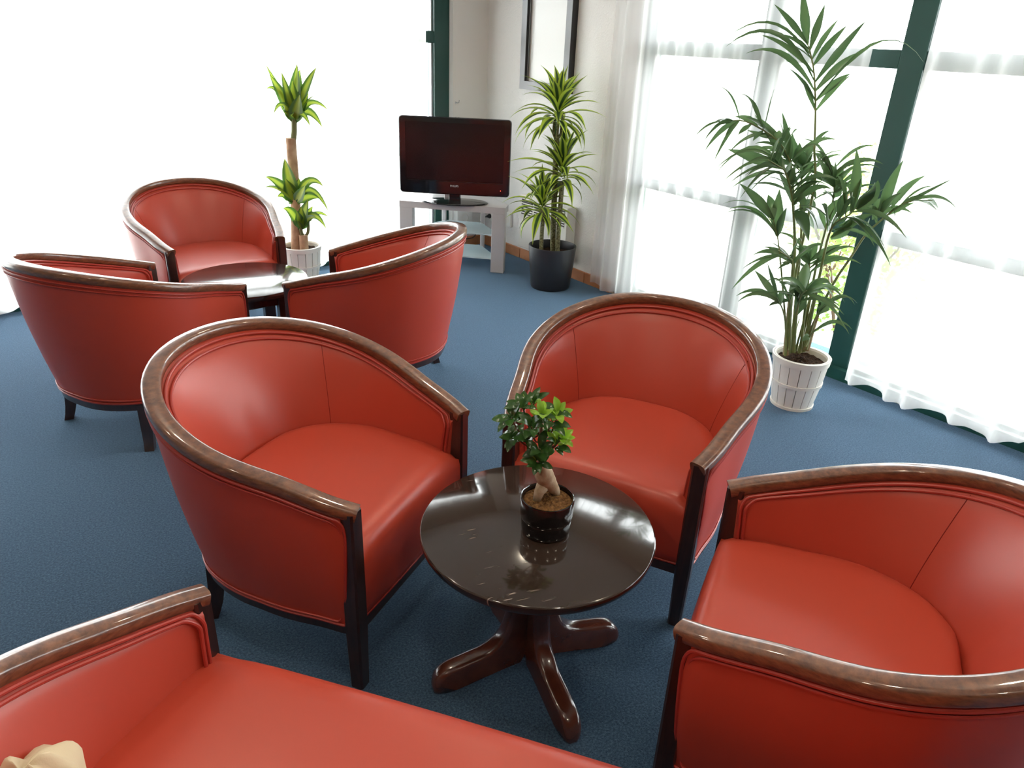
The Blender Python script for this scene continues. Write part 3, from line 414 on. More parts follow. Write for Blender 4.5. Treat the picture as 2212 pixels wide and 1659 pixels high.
def bez2(a, m, b, n):
    a, m, b = Vector(a), Vector(m), Vector(b)
    c = 2 * m - 0.5 * (a + b)
    return [(1 - t) ** 2 * a + 2 * t * (1 - t) * c + t * t * b for t in [i / n for i in range(n + 1)]]

def chaikin(pts, it=3, closed=False):
    P = [Vector(p) for p in pts]
    for _ in range(it):
        out = [] if closed else [P[0]]
        n = len(P)
        for i in range(n if closed else n - 1):
            a, b = P[i], P[(i + 1) % n]
            out += [a * 0.75 + b * 0.25, a * 0.25 + b * 0.75]
        if not closed: out.append(P[-1])
        P = out
    return P

# ------------------------------------------------------------------ the setting
WT = 0.25
f_ = MB().box(((XB + XW + .4) / 2, (YB + YW + .4) / 2, -0.05), (XW - XB + 0.4, YW - YB + 0.4, 0.10))
struct(f_.obj('floor', 'carpet', smooth=False))
struct(MB().box(((XB + XW + .4) / 2, (YB + YW + .4) / 2, CEIL + 0.05), (XW - XB + 0.8, YW - YB + 0.8, 0.10)).obj('ceiling', 'ceiling_white', smooth=False))
# right wall (X = XW): solid from corner to Y=3.47, window beyond, lintel
WY0 = 3.47; WY1 = -2.6
wr = MB()
wr.box((XW + WT / 2, (WY0 + YW + WT) / 2, CEIL / 2), (WT, YW + WT - WY0, CEIL))
wr.box((XW + WT / 2, (YB + WY1) / 2, CEIL / 2), (WT, WY1 - YB, CEIL))
struct(MB().box((XW + WT / 2, (WY0 + WY1) / 2, (CEIL + 2.10) / 2), (WT, WY0 - WY1, CEIL - 2.10)).obj('trim_3', 'wall_tan', smooth=False))
struct(wr.obj('wall_right', 'wall_white', smooth=False))
# left wall (Y = YW): pier next to the corner, window, lintel
WX0 = 3.28; WX1 = -2.2
wl = MB()
wl.box(((WX0 + XW) / 2, YW + WT / 2, CEIL / 2), (XW - WX0, WT, CEIL))
wl.box(((XB + WX1) / 2, YW + WT / 2, CEIL / 2), (WX1 - XB, WT, CEIL))
struct(MB().box(((WX0 + WX1) / 2, YW + WT / 2, (CEIL + 2.10) / 2), (WX0 - WX1, WT, CEIL - 2.10)).obj('trim_4', 'wall_tan', smooth=False))
struct(wl.obj('wall_left', 'wall_smooth', smooth=False))
struct(MB().box((XB - 0.1, (YB + YW) / 2, CEIL / 2), (0.2, YW - YB + 0.6, CEIL)).obj('wall_far', 'wall_tan', smooth=False))
struct(MB().box(((XB + XW) / 2, YB - 0.1, CEIL / 2), (XW - XB + 0.6, 0.2, CEIL)).obj('wall_back', 'wall_tan', smooth=False))

# terracotta skirting : separate tiles on a grout backing
def skirting(name, p0, p1, nx, ny, joints):
    L = math.hypot(p1[0] - p0[0], p1[1] - p0[1]); ux, uy = (p1[0] - p0[0]) / L, (p1[1] - p0[1]) / L
    rz = math.atan2(uy, ux)
    def at(s, d): return (p0[0] + ux * s + nx * d, p0[1] + uy * s + ny * d)
    c = at(L / 2, 0.004)
    base = struct(MB().box((c[0], c[1], 0.036), (L, 0.012, 0.072), rz).obj(name, 'grout', smooth=False))
    for a, b in zip(joints[:-1], joints[1:]):
        c = at((a + b) / 2, 0.010)
        MB().box((c[0], c[1], 0.039), (b - a - 0.004, 0.018, 0.078), rz, 0.003).obj('tile', 'terracotta', base, angle=30)
tl = 0.382
skirting('baseboard_right', (XW, YW), (XW, WY0), -1, 0, [0] + [YW - 4.528 + tl * k for k in range(0, 3)] + [YW - WY0 - 0.03])
skirting('baseboard_left', (WX0 + 0.01, YW), (XW - 0.02, YW), 0, -1, [0, 0.30])

# windows
TR = [(0.0, 0.075), (0.745, 0.812), (1.535, 1.615), (2.04, 2.10)]
def window(name, along, fixed, lo, hi, posts, depth=0.10, gap_lo=0.0):
    """along 'y' (right wall) or 'x' (left wall); posts = list of (a0,a1)"""
    root = struct(link(name, None))
    mid = fixed + 0.05 + depth / 2
    def put(mb, a0, a1, d0, d1, z0, z1, bev=0.004):
        ca, cd = (a0 + a1) / 2, (d0 + d1) / 2
        if along == 'y': mb.box((cd, ca, (z0 + z1) / 2), (d1 - d0, a1 - a0, z1 - z0), 0, bev)
        else: mb.box((ca, cd, (z0 + z1) / 2), (a1 - a0, d1 - d0, z1 - z0), 0, bev)
    root.location = (0, 0, 0)
    for a0, a1 in posts:
        mb = MB(); put(mb, a0, a1, fixed + 0.05, fixed + 0.05 + depth, 0.0, 2.10)
        mb.obj('post', 'green_paint', root, smooth=False)
    for (p0, p1), (q0, q1) in zip(posts[:-1], posts[1:]):
        for z0, z1 in TR:
            mb = MB(); put(mb, p1 - 0.002, q0 + 0.002, fixed + 0.055, fixed + 0.045 + depth, z0, z1)
            mb.obj('transom', 'green_paint', root, smooth=False)
        for (za, zb), (zc, zd) in zip(TR[:-1], TR[1:]):
            mb = MB(); put(mb, p1, q0, mid - 0.004, mid + 0.004, zb - 0.004, zc + 0.004, 0)
            pane = mb.obj('pane', 'window_glass', root, smooth=False)
            g = MB()
            for a0, a1 in ((p1 - .001, p1 + 0.012), (q0 - 0.012, q0 + .001)):
                put(g, a0, a1, mid - 0.02, mid + 0.012, zb, zc, 0)
            g.obj('gasket', 'grey_gasket', pane, smooth=False)
    return root
window('window_1', 'y', XW, WY1, WY0, [(WY1, WY1 + .08), (-1.9, -1.8), (-0.65, -0.53), (0.56, 0.68), (1.754, 1.872), (2.52, 2.63), (WY0 - 0.06, WY0)])
window('window_2', 'x', YW, WX1, WX0, [(WX1, WX1 + .08), (-0.75, -0.63), (3.15, WX0)])
# thin dark floor sill in front of the window frames
struct(MB().box((XW + 0.035, (WY0 + WY1) / 2, 0.03), (0.05, WY0 - WY1 - 0.02, 0.06)).obj('trim_1', 'green_paint', smooth=False))
struct(MB().box(((WX0 + WX1) / 2, YW + 0.035, 0.03), (WX0 - WX1 - 0.02, 0.05, 0.06)).obj('trim_2', 'green_paint', smooth=False))

# outside ground
struct(MB().box((3.0, 5.0, -0.45), (60, 60, 0.5)).obj('ground_outside', 'gravel', smooth=False))

# curtains : a hanging sheet with a folded plan curve
def curtain(name, label, mat, plan, ztop, zbot, hem, nz=24, seed=1):
    """plan(s) -> (x,y) for s in 0..1 and z"""
    rows = []
    n = hem
    for k in range(nz + 1):
        t = k / nz
        row = []
        for i in range(n + 1):
            s = i / n
            x, y, dz = plan(s, t)
            row.append((x, y, ztop + (zbot + dz - ztop) * t))
        rows.append(row)
    mb = MB(); mb.quad_grid(rows)
    o = mb.obj(name, mat, angle=180)
    return tag(o, label, 'curtain', 'sheer curtains at the windows')
def fold(u, a, f, ph):
    return a * math.sin(u * f + ph) + 0.45 * a * math.sin(u * f * 2.13 + ph * 1.7)
def plan_c2(s, t):      # right of the green post
    y = 1.700 - s * 3.9
    g = 0.35 + 0.65 * t
    d = [1.636, 1.449, 1.356, 1.138, 0.955]
    amp = -0.075 * g * sum(math.exp(-((y - q) / 0.034) ** 2) for q in d) + (fold(y, 0.03, 31, 0.4) * g if y < 0.86 else 0)
    return (XW - 0.045 + amp, y, 0.012 * math.sin(y * 17))
def plan_c1(s, t):      # between the wall and the green post
    y = 3.64 - s * 1.69
    g = 0.4 + 0.6 * t
    return (XW - 0.05 + fold(y, 0.022, 44, 1.0) * g * (1 if y < 3.5 else 0.6) - 0.03 * math.exp(-((y - 3.5) / 0.05) ** 2), y + 0.012 * t * (1 if s < 0.05 else 0), 0.010 * math.sin(y * 23))
def plan_c3(s, t):      # left window
    x = 3.015 - s * 5.2
    return (x, YW - 0.045 + fold(x, 0.025, 26, 0.3) * (0.4 + 0.6 * t), 0.016 * math.sin(x * 26 + 1.9))
curtain('sheer_curtain', 'white sheer curtain hanging between textured wall and palm', 'voile_thin', plan_c1, 2.16, 0.035, 150)
curtain('sheer_curtain', 'white sheer curtain with folded hem right of the green post', 'voile_thin', plan_c2, 2.16, 0.050, 320)
curtain('sheer_curtain', 'wide glowing white sheer curtain behind the corn plant', 'voile_dense', plan_c3, 2.16, 0.03, 300)

# ------------------------------------------------------------------ ceiling lamps
def downlight(x, y):
    t = thing('ceiling_lamp', 'round recessed ceiling lamp with warm glowing disc', 'lamp', (x, y, CEIL), 0, 'recessed ceiling lamps')
    MB().lathe([(0.075, -0.012), (0.10, -0.010), (0.10, 0.0), (0.075, 0.0), (0.075, -0.012)], 32, cap_ends=False).obj('lamp_rim', 'lamp_rim', t)
    MB().lathe([(0.074, -0.008), (0.074, -0.002)], 32).obj('lamp_disc', 'lamp_glow', t)
for x, y in ((0.4, -1.0), (2.0, -1.0), (-1.2, 0.6), (0.4, 0.8), (2.2, 0.9), (-1.2, 2.6), (0.5, 2.7), (2.2, 2.7)):
    downlight(x, y)

# ------------------------------------------------------------------ tub chairs
EXT = 0.0                                                # extra width of the two-seat version
HALF = [Vector(p) for p in RAIL]                                 # back centre -> arm end, x>=0
def interp(tab, a):
    for (a0, v0), (a1, v1) in zip(tab[:-1], tab[1:]):
        if a <= a1: 
            t = (a - a0) / (a1 - a0); t = max(0, t)
            return v0 + (v1 - v0) * t
    return tab[-1][1]
def smooth_tab(pairs):
    cs = catmull([(a, r, 0) for a, r in pairs], 60)
    return [(p[0], p[1]) for p in cs]
BOT = smooth_tab([(0, .418), (17, .420), (42, .400), (56, .373), (68, .350), (84, .328), (109, .331), (127, .372)])
INN = smooth_tab([(0, .318), (17, .326), (41, .328), (64, .307), (98, .283), (130, .336)])
def full(fn, n=40):
    """fn(i) -> point for the right half; mirrored to the left"""
    r = [Vector(fn(i)) for i in range(n + 1)]
    l = [Vector((-p.x, p.y, p.z)) for p in reversed(r if EXT else r[1:])]
    return l + [Vector((p.x + EXT, p.y, p.z)) for p in r]
def sidex(x, s): return x + EXT if s > 0 else -x
def ang(p): return math.degrees(math.atan2(p.x, -p.y))
def outn(i):
    a = HALF[max(i - 1, 0)]; b = HALF[min(i + 1, 40)]
    t = Vector((b.x - a.x, b.y - a.y, 0)).normalized()
    return Vector((-t.y * -1, -t.x, 0)) if False else Vector((t.y, -t.x, 0))
def top_out(i): return HALF[i] + outn(i) * 0.017 + Vector((0, 0, -0.026))
def top_in(i): return HALF[i] - outn(i) * 0.018 + Vector((0, 0, -0.026))
def bot_out(i):
    a = ang(HALF[i]); r = interp(BOT, a); a = math.radians(a)
    y = -r * math.cos(a); x = r * math.sin(a)
    return Vector((x, min(y, 0.2), 0.205))
def bot_in(i):
    a = ang(HALF[i]); r = interp(INN, a); a = math.radians(a)
    return Vector((r * math.sin(a), min(-r * math.cos(a), 0.205), 0.40))
def outer_pt(i, t):
    p, q = top_out(i), bot_out(i)
    b = 0.010 * math.sin(math.pi * t)
    return p.lerp(q, t) + outn(i) * b
def inner_pt(i, t):
    p, q = top_in(i), bot_in(i)
    w = 1 - (1 - t) ** 1.35
    r = p.lerp(q, t); r.x = p.x + (q.x - p.x) * w; r.y = p.y + (q.y - p.y) * w
    return r - outn(i) * 0.012 * min(1, t * 9) ** 0.5
def make_chair(ext=0.0, name='tub_chair', cat='chair'):
    global EXT
    EXT = ext
    t = thing(name, 'red leather tub chair', cat)
    NR = 82 if EXT else 81
    NT = 12
    def mid_pt(i, k):
        return outer_pt(i, k).lerp(inner_pt(i, min(1, k * 1.05)), 0.5)
    # outer upholstered shell
    mb = MB(); rows = []
    for k in range(NT + 1): rows.append(full(lambda i: outer_pt(i, k / NT)))
    for k in range(NT, -1, -3): rows.append(full(lambda i: outer_pt(i, k / NT) - outn(i) * 0.012))
    mb.quad_grid(rows, close_v=True)
    for e in (0, NR - 1): mb.cap([r * NR + e for r in range(len(rows))], e == 0)
    mb.obj('outer_panel', 'leather', t, angle=50)
    # inner padded back
    mb = MB(); rows = []
    for k in range(NT + 1): rows.append(full(lambda i: inner_pt(i, k / NT)))
    for k in range(NT, -1, -3): rows.append(full(lambda i: inner_pt(i, k / NT) * 0.4 + (outer_pt(i, (k / NT) * 0.68) - outn(i) * 0.008) * 0.6))
    mb.quad_grid(rows, close_v=True)
    for e in (0, NR - 1): mb.cap([r * NR + e for r in range(len(rows))], e == 0)
    bk = mb.obj('backrest', 'leather', t, angle=50)
    for i0 in (15,):
        for s in (1, -1):
            MB().tube([Vector((sidex(inner_pt(i0, k / 20).x, s), inner_pt(i0, k / 20).y, inner_pt(i0, k / 20).z)) for k in range(1, 20)], 0.0010, 6).obj('seam', 'leather_seam', bk)
    # double welt inside, down the posts
    for off, nm in ((0.0, 0), (0.010, 1)):
        path = []
        top = full(lambda i: inner_pt(i, 0.02 + off * 4.5) - outn(i) * 0.004)
        cut = 3 + nm * 2
        left = [Vector((-inner_pt(40, q).x + 0.002, inner_pt(40, q).y - 0.006 - off * 1.2, inner_pt(40, q).z)) for q in (0.9, 0.7, 0.5, 0.3, 0.15)]
        right = [Vector((-p.x + EXT, p.y, p.z)) for p in reversed(left)]
        path = left + top[1 + nm:-(1 + nm)] + right
        MB().tube(chaikin(path, 2), 0.0045, 8).obj('piping', 'leather_piping', bk)
    # welt round the outer panel (closed loop)
    for off in (0.0, 0.011):
        e0 = 0.02 + off * 2.6; e1 = 0.985 - off * 2.4; m = 1 if off else 0
        topl = full(lambda i: outer_pt(i, e0) + outn(i) * 0.003)
        botl = list(reversed(full(lambda i: outer_pt(i, e1) + outn(i) * 0.003)))
        topl = topl[1 + m:-1 - m]; botl = botl[1 + m:-1 - m]
        fr = [outer_pt(40, q) + outn(40) * 0.003 + Vector((0, -0.004 - off, 0)) for q in (0.1, 0.3, 0.5, 0.7, 0.9)]
        fl = [Vector((-p.x, p.y, p.z)) for p in reversed(fr)]
        fr = [Vector((p.x + EXT, p.y, p.z)) for p in fr]
        loop = chaikin(topl + fr + botl + fl, 2, True)
        MB().tube(loop, 0.0042 if off == 0 else 0.0032, 6, closed=True).obj('piping', 'leather_piping', t)
    # wooden rail
    prof = []
    for k in range(20):
        a = 2 * math.pi * k / 20
        c, s_ = math.cos(a), math.sin(a)
        e = 0.62
        prof.append((0.0245 * math.copysign(abs(c) ** e, c), 0.017 * math.copysign(abs(s_) ** e, s_) - 0.012 + (0.002 if s_ > 0 else 0)))
    fr = []
    pts = full(lambda i: HALF[i])
    pts[0] = pts[0] + (pts[0] - pts[1]).normalized() * 0.024; pts[-1] = pts[-1] + (pts[-1] - pts[-2]).normalized() * 0.024
    n = len(pts)
    for i, p in enumerate(pts):
        tg = (pts[min(i + 1, n - 1)] - pts[max(i - 1, 0)]).normalized()
        side = tg.cross(Vector((0, 0, 1))).normalized(); up = side.cross(tg).normalized()
        fr.append((p, side, up))
    MB().sweep(fr, prof).obj('top_rail', 'wood_rail', t, angle=60)
    # front posts (legs running up to the rail)
    e = HALF[40]
    for s in (1, -1):
        mb = MB()
        def sq(h, z, cx, cy):
            b = 0.005
            return [(cx + dx, cy + dy, z) for dx, dy in ((-h, -h + b), (-h + b, -h), (h - b, -h), (h, -h + b), (h, h - b), (h - b, h), (-h + b, h), (-h, h - b))]
        ex = sidex(e.x, s)
        rows = [sq(0.019, 0.0, ex, e.y), sq(0.0225, 0.20, ex, e.y), sq(0.0225, 0.535, ex, e.y), sq(0.0225, e.z - 0.008, ex, e.y)]
        o = mb.quad_grid(rows, close_u=True); mb.cap(range(8), True); mb.cap(range(24, 32))
        mb.obj('leg', 'wood_dark', t, angle=30)
    # sabre back legs
    for s in (1, -1):
        mb = MB(); rows = []
        for z, off, h in ((0.20, 0.0, 0.024), (0.13, 0.004, 0.023), (0.07, 0.012, 0.021), (0.03, 0.022, 0.019), (0.0, 0.032, 0.018)):
            d = Vector((0.62, -0.78, 0)); c = Vector((0.241, -0.296, z)) + d * off
            sd = Vector((0.78, 0.62, 0))
            rows.append([Vector((sidex((c + d * a * h + sd * b * h).x, s), (c + d * a * h + sd * b * h).y, z)) for a, b in ((-1, -1), (1, -1), (1, 1), (-1, 1))])
        mb.quad_grid(rows, close_u=True); mb.cap(range(4), True); mb.cap(range(16, 20))
        mb.obj('leg', 'wood_dark', t, angle=30)
    # base frame : wooden strip below the shell and the seat front
    fr = []
    pts = full(lambda i: bot_out(i) + Vector((0, 0, -0.014)) - outn(i) * 0.010)
    n = len(pts)
    for i, p in enumerate(pts):
        tg = (pts[min(i + 1, n - 1)] - pts[max(i - 1, 0)]); tg.z = 0; tg.normalize()
        side = tg.cross(Vector((0, 0, 1))); fr.append((p, side, Vector((0, 0, 1))))
    mb = MB(); mb.sweep(fr, [(-0.012, -0.014), (0.008, -0.014), (0.008, 0.014), (-0.012, 0.014)])
    mb.box((EXT / 2, e.y - 0.002, 0.200), (2 * (e.x - 0.02) + EXT, 0.030, 0.030))
    mb.obj('base_frame', 'wood_dark', t, angle=30)
    # seat cushion
    xs = 0.0
    tab = [bot_in(i) for i in range(41)]
    def halfw(y):
        best = None
        for a, b in zip(tab[:-1], tab[1:]):
            if a.y <= y <= b.y or (b.y <= y <= a.y):
                q = (y - a.y) / (b.y - a.y) if abs(b.y - a.y) > 1e-9 else 0
                best = a.x + (b.x - a.x) * q
        return best
    rows = []
    yb = tab[0].y - 0.004
    prof = [(e.y - 0.004, 0.212), (e.y + 0.010, 0.216), (e.y + 0.016, 0.25), (e.y + 0.018, 0.33), (e.y + 0.017, 0.385), (e.y + 0.012, 0.408), (e.y + 0.002, 0.424), (e.y - 0.014, 0.434), (e.y - 0.034, 0.439)]
    wfront = e.x - 0.021
    N = 24
    def row(y, z, wd, edge):
        r = []
        for j in range(N + 1):
            u = -1 + 2 * j / N
            uu = math.copysign(abs(u) ** 0.85, u)
            x = uu * (wd + EXT / 2) + EXT / 2
            zz = z - edge * max(0, (abs(uu) - 0.80) / 0.20) ** 2 * 0.016 + (0.010 * (1 - u * u) if edge else 0)
            yy = y + (0.006 * (1 - u * u))
            r.append((x, yy, zz))
        return r
    for y, z in prof: rows.append(row(y, z, wfront, 1 if z > 0.42 else 0))
    ys = []
    y = e.y - 0.06
    K = 22
    for k in range(K):
        q = k / (K - 1)
        yy = (e.y - 0.06) + (yb + 0.006 - (e.y - 0.06)) * math.sin(q * math.pi / 2) ** 1.0
        wd = (halfw(max(yy, tab[0].y + 0.001)) or 0.03) + 0.006
        if q == 1: wd = 0.05
        zz = 0.441 + 0.008 * math.sin(math.pi * min(1, q * 1.1)) - 0.02 * max(0, q - 0.86) / 0.14
        rows.append(row(yy, zz, wd if q > 0.02 else min(wd, wfront + 0.005), 1))
    # underside
    rows.append([(p[0], p[1], 0.30) for p in rows[-1]])
    mb = MB(); mb.quad_grid(rows)
    # side skirts so the cushion has depth
    st = mb.obj('seat', 'leather', t, angle=180)
    # welt along the seat front bottom
    MB().tube([(-wfront + (2 * wfront + EXT) * k / 12, e.y + 0.010 + 0.006 * (1 - (2 * k / 12 - 1) ** 2), 0.220) for k in range(13)], 0.004, 6).obj('piping', 'leather_piping', st)
    return t
chair0 = make_chair()
CH = [  # x, y, rot (deg), label
    (0.746, 1.707, -150.3, 'red tub chair at the bonsai table standing nearest the worn far table'),
    (1.557, 1.397, 116.8, 'red tub chair at the bonsai table standing next to the potted palm'),
    (1.329, 0.583, 28.4, 'red tub chair at the bonsai table standing farthest from the television'),
    (0.630, 3.338, -64.8, 'red tub chair at the worn far table standing farthest from the television'),
    (1.126, 4.120, 181.9, 'red tub chair at the worn far table beside the corn plant'),
    (1.507, 3.148, 45.7, 'red tub chair on the black pot side of the worn far table')]
for k, (x, y, r, lab) in enumerate(CH):
    c = chair0 if k == 0 else copy_tree(chair0)
    c.location = (x, y, 0); c.rotation_euler = (0, 0, math.radians(r)); c['label'] = lab; c['group'] = 'red leather tub chairs'
sofa = make_chair(0.85, 'tub_sofa', 'sofa')
sofa.location = (0.208, 0.913, 0); sofa.rotation_euler = (0, 0, math.radians(-54.8))
sofa['label'] = 'wide red leather tub sofa with a beige cloth heaped on its seat'

# ------------------------------------------------------------------ bonsai table (pedestal)
T1 = (1.023, 1.169)
t1 = thing('coffee_table', 'round dark brown glossy table on four curved mahogany feet', 'table', (T1[0], T1[1], 0), math.radians(-14.6))
TOPZ = 0.470
MB().lathe([(0.27, TOPZ - 0.030), (0.292, TOPZ - 0.028), (0.298, TOPZ - 0.020), (0.300, TOPZ - 0.010), (0.300, TOPZ - 0.004), (0.298, TOPZ - 0.001), (0.296, TOPZ)], 96).obj('table_top', 'table_top_brown', t1, angle=30)
MB().lathe([(0.10, TOPZ - 0.05), (0.11, TOPZ - 0.03)], 32).obj('top_block', 'wood_mahogany', t1)
MB().lathe([(0.030, 0.045), (0.034, 0.08), (0.034, TOPZ - 0.045)], 16).obj('column', 'wood_mahogany', t1)
leg_poly_top = catmull([(0.085, 0.43, 0), (0.072, 0.36, 0), (0.068, 0.28, 0), (0.072, 0.20, 0), (0.092, 0.135, 0), (0.135, 0.100, 0), (0.19, 0.086, 0), (0.245, 0.074, 0), (0.272, 0.055, 0), (0.283, 0.024, 0), (0.280, 0.0, 0)], 40)
leg_poly_bot = catmull([(0.280, 0.0, 0), (0.24, 0.002, 0), (0.18, 0.014, 0), (0.10, 0.030, 0), (0.01, 0.045, 0)], 12)
def leg_mesh():
    # rounded plank: outline swept inwards from both sides
    top = [(p.x, p.y) for p in leg_poly_top]; bot = [(p.x, p.y) for p in leg_poly_bot][1:]
    n = len(top)
    mb = MB(); rows = []
    lower = []
    for i, (x, z) in enumerate(top):     # matching lower / inner point
        q = i / (n - 1)
        if z > 0.10 and x < 0.13: lower.append((0.012, max(z - 0.02 * q, 0.05)))
        else:
            xx = 0.012 + (x - 0.012) * min(1, max(0, (q - 0.42) / 0.58)) ** 0.8
            zz = 0
            for a, b in zip(leg_poly_bot[:-1], leg_poly_bot[1:]):
                if b.x <= xx <= a.x: zz = a.y + (b.y - a.y) * ((xx - a.x) / (b.x - a.x))
            lower.append((xx, zz))
    for ii, ((x, z), (lx, lz)) in enumerate(zip(top, lower)):
        hw = 0.026 * math.sqrt(max(0.12, 1 - 0.85 * max(0, (ii / (n - 1) - 0.80) / 0.20) ** 2))
        d = Vector((lx - x, 0, lz - z)); L = max(d.length, 1e-4); d /= L
        r = min(0.014, L * 0.4)
        T = Vector((x, 0, z)); B = Vector((lx, 0, lz)); Y = Vector((0, 1, 0))
        rows.append([T + Y * (hw - r), T + d * r * 0.3 + Y * (hw - r * 0.3), T + d * r + Y * hw, B + Y * hw, B - Y * hw, T + d * r - Y * hw, T + d * r * 0.3 - Y * (hw - r * 0.3), T - Y * (hw - r)])
    mb.quad_grid(rows, close_u=True); mb.cap(range(8), True); mb.cap(range(8 * (n - 1), 8 * n))
    return mb.mesh('leg', 'wood_mahogany', True, 85)
lm = leg_mesh()
for k in range(4):
    o = link('leg', lm, t1); o.rotation_euler = (0, 0, k * math.pi / 2)

# bonsai
b1 = thing('bonsai_plant', 'small ficus bonsai with glossy leaves in a black glazed pot', 'plant', (1.031, 1.147, TOPZ))
MB().lathe([(0.056, 0.0), (0.0605, 0.003), (0.0625, 0.012), (0.0635, 0.040), (0.0630, 0.043), (0.060, 0.042), (0.058, 0.036)], 48).obj('saucer', 'pot_glaze', b1, angle=50)
MB().lathe([(0.052, 0.018), (0.060, 0.036), (0.0645, 0.044), (0.0665, 0.052), (0.0672, 0.096), (0.0665, 0.1), (0.064, 0.101), (0.0625, 0.099), (0.0615, 0.088), (0.060, 0.060), (0.0, 0.058)], 48).obj('pot', 'pot_glaze', b1, angle=50)
rs = random.Random(3)
def soil_disc(r, z, amp, name, mat, parent, seg=40, rings=12, seed=1):
    rr = random.Random(seed); rows = []
    for i in range(rings + 1):
        q = i / rings
        rows.append([(r * q * math.cos(2 * math.pi * k / seg), r * q * math.sin(2 * math.pi * k / seg), z + (rr.uniform(-amp, amp) if 0 < q < 1 else -amp) + amp * 1.2 * (1 - q)) for k in range(seg)])
    mb = MB(); mb.quad_grid(rows, close_u=True)
    return mb.obj(name, mat, parent, angle=180)
soil_disc(0.0615, 0.090, 0.003, 'soil', 'coir', b1, seed=2)
trp = [Vector(p) for p, r in FTR]; trr = [r for p, r in FTR]
tk = MB().tube(catmull(trp, 28), [trr[min(int(i / 28 * 7), 6)] + (trr[min(int(i / 28 * 7), 6) + 1] - trr[min(int(i / 28 * 7), 6)]) * (i / 28 * 7 - min(int(i / 28 * 7), 6)) for i in range(29)], 14)
tk.tube([trp[2] + Vector((-.006, .004, -.006)), Vector((-0.020, .010, 0.115)), Vector((-0.026, .014, 0.085))], [.019, .013, .009], 10)
tk.obj('trunk', 'ficus_bark', b1, angle=180)
top_of_trunk = trp[4]

# ------------------------------------------------------------------ generic leaf meshes
def blade(pts, width, wf, normal, nacross=4, fold_=0.25, name='leaf', mat='leaf_palm'):
    """strip along pts; wf(t) relative width; normal = facing direction hint"""
    n = len(pts); rows = []; uvs = []
    N0 = Vector(normal)
    for i in range(n):
        t = i / (n - 1)
        d = (pts[min(i + 1, n - 1)] - pts[max(i - 1, 0)]).normalized()
        s = d.cross(N0)
        if s.length < 1e-4: s = d.cross(Vector((0.3, 0.9, 0.1)))
        s.normalize(); nn = s.cross(d).normalized()
        hw = width * 0.5 * wf(t)
        row = []
        for j in range(nacross + 1):
            u = -1 + 2 * j / nacross
            row.append(pts[i] + s * hw * u + nn * hw * fold_ * abs(u))
        rows.append(row)
    mb = MB(); mb.quad_grid(rows)
    me = bpy.data.meshes.new(name)
    me.from_pydata([tuple(v) for v in mb.v], [], mb.f)
    uvl = me.uv_layers.new(name='UVMap')
    w1 = nacross + 1
    for poly in me.polygons:
        for li in poly.loop_indices:
            vi = me.loops[li].vertex_index
            uvl.data[li].uv = ((vi % w1) / nacross, (vi // w1) / (n - 1))
    me.polygons.foreach_set('use_smooth', [True] * len(me.polygons))
    me.materials.append(MATS[mat]); me.update()
    return me
def wf_lance(t): return max(0.02, (math.sin(math.pi * min(1, t * 0.92 + 0.08)) ** 0.8) * (1 - t ** 5)) if t < 1 else 0.02
def wf_palm(t): return max(0.03, min(1, 0.14 + t * 2.1) ** 0.9 * (1 - t ** 2.4))
def wf_corn(t): return max(0.03, min(1, 0.35 + t * 2.2) * (1 - t ** 2.6))
def wf_ficus(t): return max(0.06, math.sin(math.pi * min(1, 0.03 + 0.97 * t ** 1.15)) ** 0.75)

# ficus leaves : four shapes shared by all leaves
def ficus_shape(curl, mat):
    pts = [Vector((0.040 * t, 0, 0.005 * math.sin(math.pi * t) - curl * t * t)) for t in [i / 8 for i in range(9)]]
    return blade(pts, 0.0195, wf_ficus, (0, 0, 1), 4, 0.16, 'leaf', mat)
FS = [ficus_shape(c, 'leaf_ficus') for c in (0.002, 0.007, 0.012)]; FY = [ficus_shape(c, 'leaf_ficus_young') for c in (0.0, 0.004)]
cam_dir = Vector((-1.031, -1.147, 1.1)).normalized()
for ci, (cp, n, br) in enumerate(FCL):
    cp = Vector(cp)
    root = Vector(trp[5]) if cp.z > 0.26 else Vector(trp[4])
    tw = MB().tube(bez2(root + Vector((0, 0, min(0.06, max(0, cp.z - 0.27)))), root.lerp(cp, 0.5) + Vector((0, 0, -0.008)), cp, 6), 0.0020, 6).obj('twig', 'twig', b1)
    axis = (cp - Vector((-0.02, 0.015, 0.22))).normalized() * 0.7 + Vector((0, 0, 0.35)) + cam_dir * 0.35
    axis.normalize()
    a = axis.orthogonal().normalized(); b = axis.cross(a)
    for k in range(n + 3):
        ph = 2.4 * k + ci; el = rs.uniform(0.15, 1.05)
        d = (axis * math.sin(el) + (a * math.cos(ph) + b * math.sin(ph)) * math.cos(el)).normalized()
        nrm = (axis + cam_dir * 0.5 + Vector((0, 0, .4)) + Vector((rs.uniform(-.3, .3), rs.uniform(-.3, .3), rs.uniform(-.2, .2)))).normalized()
        yv = nrm.cross(d)
        if yv.length < 0.05: yv = d.orthogonal()
        yv.normalize(); zv = d.cross(yv).normalized()
        young = rs.random() < br
        me = rs.choice(FY if young else FS)
        o = link('leaf', me, tw)
        s = rs.uniform(0.80, 1.2) * (0.85 if young else 1.0)
        Mx = Matrix.Identity(4)
        for r_ in range(3): Mx[r_][0] = d[r_] * s; Mx[r_][1] = yv[r_] * s; Mx[r_][2] = zv[r_] * s; Mx[r_][3] = (cp + d * 0.004 - axis * 0.014 * (k % 4) / 3)[r_]
        o.matrix_local = Mx

